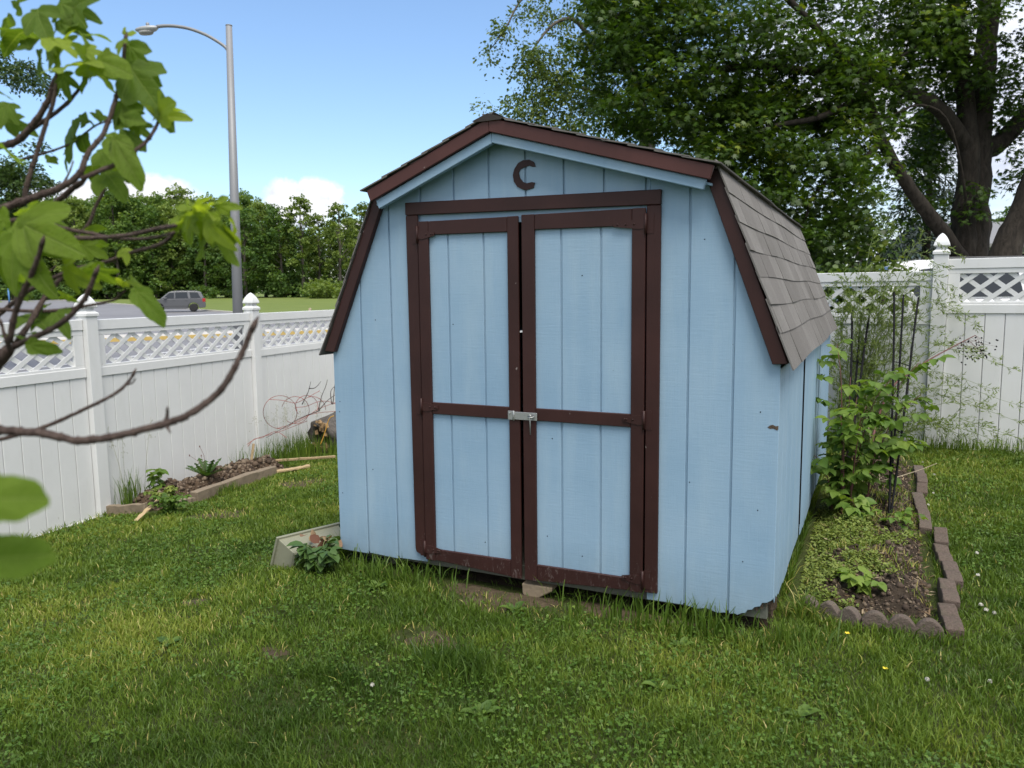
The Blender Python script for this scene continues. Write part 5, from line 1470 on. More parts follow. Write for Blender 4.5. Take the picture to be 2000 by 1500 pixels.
for (px, py, d_) in tipsF:
    e = at(px, py, before_fence(px, py, d_)) - fern_at; s0 = np.array([RNG.uniform(-.12, .2), RNG.uniform(-.1, .1), 0]); up = max(e[2], .35)
    hz_ = np.array([e[0] - s0[0], e[1] - s0[1], 0])
    ss.append([s0, s0 + hz_ * .18 + np.array([0, 0, up * .45]), s0 + hz_ * .55 + np.array([0, 0, max(up * .9, e[2] + .22 * np.linalg.norm(hz_) * .5)]), e])
tvf = [(0, 0, 0), (.12, .4, .02), (0, 1, -.05), (-.12, .4, .02)]
stems_and_leaves(fern_o, ss, M_STEMG, M_FERN, tvf, [(0, 1, 2, 3)], fern, .0045, .0012)
fbm_ = MB()
for a, b, c in FB: fbm_.tube([a, b, c], [.0012, .001, .0006], 3, False)
fbm_.build('twig', M_STEMG, fern_o)

# red arching stalk with dry berries
ra = np.array([2.80, 2.75, gz(2.8, 2.75)])
red = thing('berry_stalk', 'reddish arching stalk with a spray of dark dried berries in front of the fence', 'plant', ra)
mb = MB(); q = limb(mb, [p - ra for p in (ra, at(1706, 850, 6.7), at(1740, 760, 6.8), at(1800, 712, 6.9), at(1860, 678, 7.0), at(1905, 655, 7.1))], .012, .004, 7, 6, .04)
mb.build('stalk', M_STEMR, red)
bm_ = MB(); sm_ = MB()
for k in range(60):
    s = q[int(len(q) * RNG.uniform(.80, .99))]; e = s + (at(1905, 690, 7.1) - at(1880, 668, 7.1)) * RNG.uniform(.2, 1.3) + RNG.normal(0, .05, 3)
    if k < 18: sm_.tube([s, (s + e) / 2 + RNG.normal(0, .01, 3), e], [.0012, .001, .0007], 4)
    bm_.lathe([(.001, -.008), (.0072, -.003), (.0072, .003), (.001, .008)], 6, 0, Matrix.Translation(tuple(e)))
sm_.build('twig', M_STEMR, red); bm_.build('berries', M_DARK, red)

# plant obelisks: black rods pinched at the foot
def obelisk(foot, tops, label, r=.0085):
    foot = np.array(foot); t = thing('plant_support', label, 'plant support', foot, 0, 'black metal plant supports in the bed')
    rods = []
    for k, tp in enumerate(tops):
        a = 2.1 * k; f0 = np.array([.012 * math.cos(a), .012 * math.sin(a), -.12]); mb = MB()
        e = np.array(tp) - foot; n = 26; q = [f0 + (e - f0) * i / n + np.array([.012 * math.sin(3 * i / n + k), 0, 0]) * (i / n) for i in range(n + 1)]
        for i in range(n): 
            mb.tube([q[i], q[i + 1]], [r, r * .8], 6, False)
        mb.tube([q[-1], q[-1] + np.array([0, 0, .012])], [r * 1.1, r * .5], 6)
        mb.build('rod', M_DARK, t); rods.append(q)
    mb = MB()
    for f_ in (.22, .46, .72):
        i = int(26 * f_)
        for k in range(len(rods)):
            a, b = rods[k][i], rods[(k + 1) % len(rods)][i]
            if k != 2: mb.tube([a, b], r * .45, 5)
    mb.build('cross_tie', M_DARK, t)
    return t
obelisk((2.925, 1.78, gz(2.9, 1.8)), [at(1746, 572, 6.15), at(1767, 578, 6.35), at(1797, 583, 6.1)], 'front black plant support of three thin rods standing in the right bed')
obelisk((2.62, 3.55, gz(2.6, 3.6)), [at(1664, 608, 7.5), at(1684, 613, 7.7), at(1700, 617, 7.5)], 'rear black plant support half hidden in the feathery shrub by the shed', .011)

# weeds, moss and dry twigs in the right bed
def weed_patch(n, fn, label, size, name='weeds', tint=.6, mat=None):
    x = RNG.uniform(2.47, 3.17, n); y = RNG.uniform(.30, 4.2, n); m = fn(x, y); x, y = x[m], y[m]; k = 7
    X = np.repeat(x, k) + RNG.normal(0, .014, len(x) * k); Y = np.repeat(y, k) + RNG.normal(0, .014, len(x) * k)
    Z = bed2_z(X, Y) + .004 + RNG.uniform(0, .05, len(X)) * (.5 + .8 * vnoise(X, Y, .2))
    nr = unit(np.stack([RNG.normal(0, .5, len(X)), RNG.normal(0, .5, len(X)), np.ones(len(X))], -1))
    o = scatter(name, tvr, tfr, np.stack([X, Y, Z], -1), frames(np.cross(nr, rnd_dirs(len(X))), nr), size * RNG.uniform(.6, 1.3, len(X)), np.clip(RNG.normal(tint, .18, len(X)), 0, 1), mat or M_FERNW)
    return props(o, label, None, None, 'stuff')
M_FERNW = mat_leaf('weed_leaf', [(0, (0.075, 0.12, 0.022)), (.5, (0.16, 0.215, 0.04)), (1, (0.27, 0.31, 0.07))], .3, .55)
weed_patch(7500, lambda x, y: (fbm(x, y, .26) + .30 * (vnoise(x, y, .06) - .5) + .55 * (1 - sstep(2.45, 2.95, x)) - .30 * (y > 2.2) - .10 * (y < .75) > .735), 'low pale green weeds covering the soil of the right bed', .017)
n = 9000; lx = RNG.uniform(2.47, 3.17, n); ly = RNG.uniform(.34, 4.2, n); nn_ = rnd_dirs(n)
ic = [(0, 0, 1), (.9, 0, .3), (.2, .85, .35), (-.8, .4, .25), (-.6, -.75, .3), (.4, -.8, .2), (0, 0, -.6)]
so2 = scatter('soil_crumbs', ic, [(0, 1, 2), (0, 2, 3), (0, 3, 4), (0, 4, 5), (0, 5, 1), (6, 2, 1), (6, 3, 2), (6, 4, 3), (6, 5, 4), (6, 1, 5)], np.stack([lx, ly, bed2_z(lx, ly) + RNG.uniform(-.004, .006, n)], -1), frames(np.cross(nn_, rnd_dirs(n)), nn_), RNG.gamma(2.0, .0032, n) + .002, RNG.random(n), mat_leaf('soil_crumb', [(0, (.018, .012, .009)), (.6, (.07, .048, .033)), (1, (.17, .13, .09))], 0.0, .9))
props(so2, 'loose crumbs of dark soil in the right bed', None, None, 'stuff')
n = 5000; lx = RNG.uniform(-3.83, -3.0, n); ly = RNG.uniform(1.2, 3.3, n); lz = bed1_z(lx, ly); m_ = lz > ground_z(lx, ly) - .02; lx, ly, lz = lx[m_], ly[m_], lz[m_]; n = len(lx); nn_ = rnd_dirs(n)
so3 = scatter('soil_crumbs', ic, [(0, 1, 2), (0, 2, 3), (0, 3, 4), (0, 4, 5), (0, 5, 1), (6, 2, 1), (6, 3, 2), (6, 4, 3), (6, 5, 4), (6, 1, 5)], np.stack([lx, ly, lz + RNG.uniform(-.004, .008, n)], -1), frames(np.cross(nn_, rnd_dirs(n)), nn_), RNG.gamma(2.0, .006, n) + .003, RNG.random(n), mat_leaf('brown_crumb', [(0, (.03, .02, .013)), (.6, (.10, .068, .045)), (1, (.22, .17, .12))], 0.0, .9))
props(so3, 'loose brown clods of earth in the left bed', None, None, 'stuff')
n = 5200; lx = RNG.uniform(2.47, 3.17, n); ly = RNG.uniform(.34, 4.25, n); m_ = (fbm(lx + 8, ly - 4, .3) > .50) | (lx > 3.10) & (RNG.random(n) < .5); lx, ly = lx[m_], ly[m_]; n = len(lx)
blades(lx, ly, bed2_z(lx, ly), RNG.uniform(.025, .075, n), RNG.beta(2, 1.6, n) * .95, np.full(n, .0055), np.where(RNG.random(n) < .30, RNG.uniform(.88, 1, n), RNG.uniform(.3, .75, n)), 'bed_grass', M_GRASS, 'thin straggly grass and straw growing through the right bed')
n = 3600; lx = RNG.uniform(2.5, 3.16, n); ly = RNG.uniform(.36, 4.2, n); lm_ = fbm(lx + 3, ly, .25) > .44; lx, ly = lx[lm_], ly[lm_]; n = len(lx)
lr = unit(np.stack([RNG.normal(0, .3, n), RNG.normal(0, .3, n), np.ones(n)], -1))
lo_ = scatter('litter', [(0, 0, 0), (.10, .3, .02), (.06, .8, .03), (0, 1, 0), (-.08, .6, .02)], [(0, 1, 2, 3, 4)], np.stack([lx, ly, bed2_z(lx, ly) + RNG.uniform(.002, .012, n)], -1), frames(np.cross(lr, rnd_dirs(n)), lr), RNG.uniform(.012, .06, n), RNG.random(n), mat_leaf('dry_litter', [(0, (.06, .035, .02)), (.6, (.20, .13, .07)), (1, (.42, .34, .22))], .15, .85))
props(lo_, 'bits of straw and dead leaves on the soil of the right bed', None, None, 'stuff')
tw = thing('dry_twigs', 'bleached dry twigs and stalks lying across the soil of the right bed', 'twigs', (2.95, 2.3, gz(2.9, 2.3)))
TW = [[(1690, 945, 6.2), (1740, 935, 6.0), (1790, 920, 6.1), (1830, 905, 6.2)], [(1690, 800, 6.3), (1705, 880, 6.2), (1718, 930, 6.1), (1712, 965, 6.0)], [(1690, 995, 5.9), (1730, 988, 5.9), (1760, 975, 6.0)], [(1762, 975, 5.8), (1772, 1000, 5.7), (1774, 1012, 5.65)], [(1640, 960, 6.2), (1680, 1005, 5.9), (1735, 1045, 5.5)], [(1760, 978, 5.8), (1800, 985, 5.8)]]
mb = MB(); base = np.array([2.95, 2.3, gz(2.9, 2.3)])
for L in TW: limb(mb, [at(*p) - base for p in L], .0045, .002, 5, 4, .1)
mb.build('twig', M_DRY, tw)
br = thing('bramble_cane', 'thin brown bramble cane arching over the near end of the right bed', 'cane', (2.85, .75, gz(2.8, .75)))
mb = MB(); base = np.array([2.85, .75, gz(2.8, .75)])
limb(mb, [at(*p) - base for p in ((1690, 1145, 4.9), (1700, 1100, 5.0), (1718, 1065, 5.1), (1745, 1052, 5.3), (1800, 1048, 5.4), (1830, 1047, 5.45))], .0035, .002, 5, 4, .1)
limb(mb, [at(*p) - base for p in ((1620, 1160, 4.75), (1660, 1165, 4.75), (1710, 1150, 4.8), (1740, 1146, 4.85))], .003, .0015, 5, 4, .1)
mb.build('stem', M_STEMR, br)

# left bed plants: dandelion, seedlings, tall grass, seeding grass
M_DAND = mat_leaf('dandelion_leaf', [(0, (0.03, 0.075, 0.014)), (1, (0.08, 0.15, 0.03))], .3, .45)
da = np.array([-3.30, 2.05, gz(-3.3, 2.05) + .16])
dand = thing('dandelion', 'dark green dandelion rosette growing on the left soil bed by the fence', 'dandelion', da)
lob = [(0, 0, 0)]; tvd = [(0, 0, 0)]; 
for k in range(5): tvd += [(.04, .15 + .17 * k, .0), (.15, .10 + .18 * k, .03)]
tvd += [(0, 1, 0)]
for k in range(4, -1, -1): tvd += [(-.15, .10 + .18 * k, .03), (-.04, .15 + .17 * k, .0)]
k = 16; a = np.arange(k) * 2.4; dr = unit(np.stack([np.cos(a), np.sin(a), RNG.uniform(.3, 1.3, k)], -1))
scatter('leaf_rosette', tvd, [list(range(len(tvd)))], np.zeros((k, 3)) + dr * .01, frames(dr, np.tile([[0, 0, 1.]], (k, 1)) - dr * .3), RNG.uniform(.16, .27, k), RNG.random(k), M_DAND, dand)
mb = MB()
for e in ((-.09, .02, .30), (-.02, -.03, .22), (-.22, 0, .20)): mb.tube([(0, 0, 0), (e[0] * .4, e[1], e[2] * .7), e], [.0025, .002, .0015], 5); mb.lathe([(.002, -.012), (.006, -.004), (.004, .008)], 7, 0, Matrix.Translation(e))
mb.build('flower_stalk', M_STEMR, dand)
pl_spots = [((735, 1148), 'broad-leaved plantain rosette in the lawn left of the bare patch'), ((1005, 1192), 'single flat broad-leaved weed on the worn earth before the doors'), ((1330, 1262), 'broad-leaved weed in the lawn below the right half of the shed front'), ((940, 1395), 'flat green weed rosette low in the middle of the lawn'), ((1290, 1345), 'pale leafy weed in the lawn well in front of the rotten corner'), ((330, 1260), 'flat weed rosette in the lawn at the lower left'), ((1560, 1400), 'broad-leaved weed near the bottom right of the lawn')]
M_PLANT = mat_leaf('plantain_leaf', [(0, (0.05, 0.10, 0.018)), (1, (0.12, 0.19, 0.035))], .3, .5)
for (px, py), lab in pl_spots:
    p = at_z(px, py, -.08); p[2] = gz(p[0], p[1]) + .006
    t = thing('lawn_weed', lab, 'weed', p, 0, 'broad-leaved weeds in the lawn'); k = int(RNG.integers(5, 9)); a = np.arange(k) * 2.4 + RNG.random()
    dr = unit(np.stack([np.cos(a), np.sin(a), RNG.uniform(.15, .7, k)], -1))
    scatter('leaf_rosette', *leaf_oval(.27, .2), dr * .006, frames(dr, np.tile([[0, 0, 1.]], (k, 1))), RNG.uniform(.045, .085, k), RNG.random(k), M_PLANT, t)
sprig((-3.38, 1.52, gz(-3.4, 1.5) + .06), 'seedling', 'slender leafy seedling at the near end of the left bed against the fence', 'seedling', .34, .05, M_RASP, M_STEMG, .085, 2, .03, .5, 3, .2, .1)
sprig((-3.15, 1.42, gz(-3.1, 1.4) + .05), 'weed_plant', 'low spreading yellow-green weed at the near corner of the left bed', 'weed', .12, .16, M_FERNW, M_STEMG, .035, 9, .03, .5, 5, .15, .0)
sprig((-2.72, 1.12, gz(-2.7, 1.1)), 'weed_plant', 'leafy green weed beside the white peeling stick', 'weed', .16, .16, M_RASP, M_STEMG, .05, 8, .03, .4, 3, .1, .1)
def grass_clump(loc, name, label, n, h, spread, seeds=0, tint=.35, lean=.5):
    t = thing(name, label, 'grass', loc)
    if spread[0] * spread[1] > .015 or spread[0] > .24: t['kind'] = 'stuff'
    x = RNG.normal(0, spread[0], n); y = RNG.normal(0, spread[1], n)
    z = ground_z(x + loc[0], y + loc[1]) - loc[2]
    o = blades(x, y, z, h * RNG.uniform(.45, 1.1, n), RNG.beta(1.6, 2.6, n) * lean, np.full(n, .007), np.clip(RNG.normal(tint, .13, n), 0, .8), 'blades', M_GRASS, None, None)
    o.parent = t
    if seeds:
        mb = MB(); P_ = []; 
        for k in range(seeds):
            a = RNG.uniform(0, 6.28); b = np.array([RNG.normal(0, spread[0]), RNG.normal(0, spread[1]), 0]); hh = h * RNG.uniform(1.5, 2.3); l = RNG.uniform(.03, .16)
            e = b + np.array([math.cos(a) * l, math.sin(a) * l, hh]); mb.tube([b, (b + e) / 2 + np.array([0, 0, hh * .08]), e], [.0022, .0017, .001], 4)
            for j in range(14):
                f_ = RNG.uniform(.72, 1.0); p = b + (e - b) * f_ + np.array([0, 0, hh * .08 * (1 - f_)]); q_ = p + rnd_dirs(1)[0] * RNG.uniform(.01, .06)
                mb.tube([p, q_], .0007, 3, False); mb.lathe([(.0006, -.006), (.003, 0), (.0006, .006)], 4, 0, Matrix.Translation(tuple(q_)))
        mb.build('seed_stalk', M_DRYG, t)
    return t
M_DRYG = mat_plain('pale_seed_stalk', (0.24, 0.24, 0.14), 0.85, vary=.2)
L_ = lambda x, y: (x, y, gz(x, y))
grass_clump(L_(-3.72, 3.75), 'tall_grass', 'tall tufted grass with seed heads along the fence behind the left bed', 520, .34, (.16, .42), 14)
grass_clump(L_(-3.50, 1.33), 'tall_grass', 'thin clump of tall grass at the fence post by the near end of the left bed', 90, .42, (.05, .07), 3)
grass_clump(L_(-3.05, 4.25), 'tall_grass', 'tall bright grass around the log by the left wall of the shed', 700, .32, (.34, .34), 0, .5)
grass_clump(L_(-2.88, 1.9), 'grass_tuft', 'small grass tuft against the front of the long grey timber', 150, .13, (.07, .05), 0, .35)
grass_clump(L_(1.27, -.86), 'grass_tuft', 'dark lush grass tuft in the lawn before the shed doors', 420, .12, (.10, .06), 0, .12, .9)
grass_clump(L_(.42, -.10), 'grass_tuft', 'long limp grass under the left part of the shed front', 190, .17, (.20, .07), 0, .28, .95)
grass_clump(L_(2.05, -.10), 'grass_tuft', 'long grass under the right part of the shed front by the rotten corner', 380, .17, (.28, .06), 0, .28, .95)
grass_clump(L_(2.85, .20), 'grass_tuft', 'grass growing up the short front row of edging stones', 120, .07, (.26, .025), 0, .4, .8)
grass_clump((3.7, 4.85, gz(3.7, 4.85)), 'tall_grass', 'long grass and weeds along the foot of the back fence', 420, .20, (.5, .05), 0, .4)

# log with wire
M_LOG = mat_bark('log_bark', (0.035, 0.032, 0.030), (0.15, 0.135, 0.12), 16)
M_CUT = mat_plain('rotten_log_end', (0.26, 0.17, 0.085), 0.95, vary=.6, scale=26, bump=.8)
lg = np.array([-3.42, 4.15, gz(-3.4, 4.1) + .22])
log = thing('rotten_log', 'grey hollow rotten log lying by the fence left of the shed', 'log', lg)
ax = np.array([.10, 1.0, .16]); ax /= np.linalg.norm(ax)
mb = MB(); V = []; F = []; n = 22; ns = 8
u = unit(np.cross(ax, [0, 0, 1.])); w_ = np.cross(u, ax)
for i in range(ns + 1):
    for k in range(n):
        a = 2 * PI * k / n; r = .215 * (1 + .14 * math.sin(a * 3 + 1 + i * .15) + .07 * math.sin(a * 7 + i * .3) + RNG.uniform(-.07, .07)); e = (-.06 * RNG.random() if i == 0 else 0)
        V.append(ax * (i * .11 - .1 + e) + (u * math.cos(a) + w_ * math.sin(a)) * r)
for i in range(ns):
    for k in range(n): F.append((i * n + k, i * n + (k + 1) % n, (i + 1) * n + (k + 1) % n, (i + 1) * n + k))
F.append([ns * n + k for k in range(n)]); b = len(V)
for r, dpt in ((.15, -.03), (.09, .18)):
    for k in range(n):
        a = 2 * PI * k / n; V.append(ax * (dpt - .1) + (u * math.cos(a) + w_ * math.sin(a)) * r * RNG.uniform(.8, 1.15) + w_ * -.0)
for k in range(n):
    j = (k + 1) % n; F.append((k, b + k, b + j, j)); F.append((b + k, b + n + k, b + n + j, b + j))
F.append([b + n + k for k in range(n)])
mb.add(V, F, True); mb.build('bark', M_LOG, log)
mb = MB()
for k in range(26):
    a = RNG.uniform(0, 2 * PI) if k < 8 else RNG.uniform(-2.2, -.6) if k < 18 else RNG.uniform(.9, 2.0); r = RNG.uniform(.10, .21); p = ax * -.12 + (u * math.cos(a) + w_ * math.sin(a)) * r
    mb.box((-.02, -.016, -.03), (.02, .016, .035), Matrix.Translation(tuple(p)) @ Matrix.Rotation(RNG.uniform(0, 3), 4, 'Z') @ Matrix.Rotation(RNG.uniform(-.7, .7), 4, 'X'))
mb.build('rotten_chips', M_CUT, log)
M_WIRE = mat_plain('rusty_red_wire', (0.33, 0.085, 0.065), 0.6, 0.2, vary=.3, scale=30)
wr = np.array([-3.4, 3.95, gz(-3.4, 3.95)])
wire = thing('wire_coil', 'loose rusty red wire loops tangled in front of the fence by the log', 'wire', wr)
mb = MB(); D_ = 8.55
def ring_(cx, cy, r, t0, t1, tw, n=34):
    return [at(cx + r * math.cos(a), cy + r * math.sin(a) * .98, D_ + tw * math.sin(a * 1.3)) - wr for a in np.linspace(t0, t1, n)]
W_ = [ring_(547, 805, 33, 0, 6.28, .25), ring_(577, 801, 27, -2.9, 2.2, .2), ring_(599, 794, 22, 2.4, 6.9, .2), ring_(610, 800, 26, -1.9, 0, .2, 12)]
for q_ in W_: mb.tube(q_, .0032, 5, False)
for L in ([(525, 780), (552, 782), (575, 787), (590, 782), (625, 763)], [(540, 837), (565, 830), (590, 820), (620, 800), (650, 788), (662, 784)], [(578, 796), (600, 793), (620, 785), (640, 784), (664, 792)], [(575, 825), (600, 812), (625, 806), (664, 803)], [(482, 868), (500, 857), (530, 848), (560, 838), (600, 822)], [(484, 872), (496, 858), (512, 855), (520, 850), (540, 843), (560, 855)]):
    mb.tube(limb_pts([at(px, py, D_ + RNG.uniform(-.1, .1)) - wr for px, py in L], n=5), .0030, 5, False)
mb.build('wire', M_WIRE, wire)
bt = thing('bare_twig', 'bare grey branching twig sticking up from the log beside the shed wall', 'twig', lg)
mb = MB()
for L in ([(622, 802), (640, 782), (662, 766)], [(590, 790), (602, 765), (607, 745)], [(603, 759), (616, 757), (627, 745)], [(622, 800), (628, 775), (636, 755), (640, 741)], [(648, 790), (646, 765), (656, 752)], [(625, 802), (590, 815), (560, 832), (520, 855)], [(650, 790), (655, 740)]):
    limb(mb, [at(px, py, 8.2) - lg for px, py in L], .0055, .0022, 5, 4, .1)
mb.build('twig', M_LOG, bt)
yb = thing('yellow_cord', 'thin orange-yellow cord hanging down between the log and the shed', 'cord', lg)
mb = MB(); mb.tube(limb_pts([at(px, py, 7.9) - lg for px, py in ((652, 812), (643, 818), (636, 840), (630, 858), (626, 868))], n=4), .005, 6); mb.build('cord', mat_plain('orange_cord', (.50, .26, .03), .6), yb)

# planter box tipped on its side
M_BOX = mat_plain('olive_plastic', (0.235, 0.235, 0.165), 0.5, vary=.12, scale=8, spec=.4)
pb = thing('planter_box', 'olive grey plastic window box tipped over against the left corner of the shed', 'planter', (-.35, -.02, -.03))
prof = [(0.0, .075), (.012, .085), (.095, .098), (.105, .098), (.135, .104), (.137, .118), (.152, .118)]       # (height, half width) of a tapered trough with a rim
Lp = [.225 + (p[1] - .085) * 1.0 for p in prof]
V = []; F = []
for (h_, hw), hl in zip(prof, Lp):
    V += [(-hl, -hw, h_), (hl, -hw, h_), (hl, hw, h_), (-hl, hw, h_)]
m_ = len(prof)
for (h_, hw), hl in reversed(list(zip(prof, Lp))):
    g_ = .006; V += [(-hl + g_, -hw + g_, max(h_, .006)), (hl - g_, -hw + g_, max(h_, .006)), (hl - g_, hw - g_, max(h_, .006)), (-hl + g_, hw - g_, max(h_, .006))]
for i in range(2 * m_ - 1):
    for k in range(4): F.append((i * 4 + k, i * 4 + (k + 1) % 4, (i + 1) * 4 + (k + 1) % 4, (i + 1) * 4 + k))
F.append((3, 2, 1, 0)); e = (2 * m_ - 1) * 4; F.append((e, e + 1, e + 2, e + 3))
mb = MB(); mb.add(V, F); box = mb.build('box', M_BOX, pb, .004, 2)
_B = -FWD
xb = unit(RGT * .62 + TOP * .05 - _B * .78); zb = RGT * -.74 + TOP * .38 - _B * .52; zb = unit(zb - xb * (zb @ xb)); yb_ = np.cross(zb, xb)
dE = proj((-.30, -.20, .0))[2]
e0_ = at(548, 1096, dE) + xb * .235 - zb * .07
pb.matrix_world = Matrix(((xb[0], yb_[0], zb[0], e0_[0]), (xb[1], yb_[1], zb[1], e0_[1]), (xb[2], yb_[2], zb[2], e0_[2]), (0, 0, 0, 1))) @ Matrix.Diagonal((.90, .95, 1.05, 1))
M_POKE = mat_leaf('poke_leaf', [(0, (0.045, 0.10, 0.025)), (1, (0.11, 0.18, 0.05))], .3, .45)
poke = sprig((-.02, -.17, gz(-.02, -.17)), 'pokeweed', 'broad-leaved green weed sprouting beside the tipped planter at the shed corner', 'weed', .15, .10, M_POKE, M_STEMG, .085, 6, .02, .5, 3, .4, .3)
dl = thing('dry_leaves', 'rust-brown dried leaves and stalks spilling out of the tipped planter', 'leaves', (-.09, -.08, .02))
n = 26; k_ = RNG.normal(0, 1, (n, 3)) * np.array([.05, .03, .035])
nn_ = rnd_dirs(n); scatter('leaf_litter', tvr, tfr, k_, frames(np.cross(nn_, rnd_dirs(n)), nn_), RNG.uniform(.04, .09, n), RNG.random(n), mat_leaf('dead_leaf', [(0, (.12, .05, .03)), (1, (.36, .25, .15))], .2, .8), dl)

# =================================================================== STREET LAMP
M_POLE = mat_plain('grey_painted_steel', (0.235, 0.24, 0.25), 0.55, 0.2, vary=.1, scale=2)
DL_ = 18.0
ft_ = at(470, 760, DL_); top_ = at(447, 50, DL_); ft_[2] = ground_z(ft_[0], ft_[1])
lp = thing('street_lamp', 'tall grey street lamp with one curved arm beyond the left fence', 'street lamp', ft_)
mb = MB(); tp = top_ - ft_
mb.tube([np.array([0, 0, -.05]), tp * .5, tp], [.128, .102, .072], 18); mb.lathe([(.21, 0), (.21, .04), (.15, .10), (.135, .25)], 16); mb.lathe([(.078, tp[2] - .01), (.078, tp[2] + .01), (.02, tp[2] + .03)], 14, 0, Matrix.Translation((tp[0], tp[1], 0)))
mb.build('pole', M_POLE, lp)
mb = MB(); mb.tube(limb_pts([at(px, py, DL_) - ft_ for px, py in ((446, 100), (440, 92), (425, 81), (400, 67), (370, 56), (345, 51.5), (325, 50.5), (306, 52))], n=4), [.038] * 29, 10); mb.build('arm', M_POLE, lp)
hd = at(287, 56, DL_) - ft_
hx = unit(at(265, 57, DL_) - at(308, 53, DL_)); hz0 = np.array([0, 0, 1.]) ; hy = unit(np.cross(hz0, hx)); hz = np.cross(hx, hy)
HM = Matrix(((hx[0], hy[0], hz[0], hd[0]), (hx[1], hy[1], hz[1], hd[1]), (hx[2], hy[2], hz[2], hd[2]), (0, 0, 0, 1)))
mb = MB()
secs = [(-.25, .05, .03, -.03), (-.19, .085, .05, -.07), (-.05, .13, .06, -.10), (.10, .12, .05, -.09), (.22, .08, .025, -.06), (.27, .03, .0, -.03)]
V = []; F = []
for x_, w_, t_, b_ in secs:
    for k in range(12):
        a = 2 * PI * k / 12; V.append(HM @ Vector((x_, math.cos(a) * w_, (t_ if math.sin(a) > 0 else -b_) * math.sin(a))))
for i in range(len(secs) - 1):
    for k in range(12): F.append((i * 12 + k, i * 12 + (k + 1) % 12, (i + 1) * 12 + (k + 1) % 12, (i + 1) * 12 + k))
F.append(list(range(11, -1, -1))); F.append([60 + k for k in range(12)])
mb.add(V, F, True); head = mb.build('lamp_head', mat_plain('lamp_housing', (.40, .41, .42), .5, .2, vary=.1), lp)
mb = MB(); mb.lathe([(.085, -.125), (.10, -.10), (.11, -.06)], 14, 0, HM @ Matrix.Translation((.03, 0, 0)) @ Matrix.Diagonal((1.7, 1, 1, 1))); mb.build('lens', mat_plain('lamp_lens', (.30, .30, .29), .2, 0, .5), head)
mb = MB(); mb.lathe([(.035, .05), (.04, .06), (.04, .12), (.02, .135)], 10, 0, HM @ Matrix.Translation((-.03, 0, 0))); mb.build('photocell', M_POLE, head)

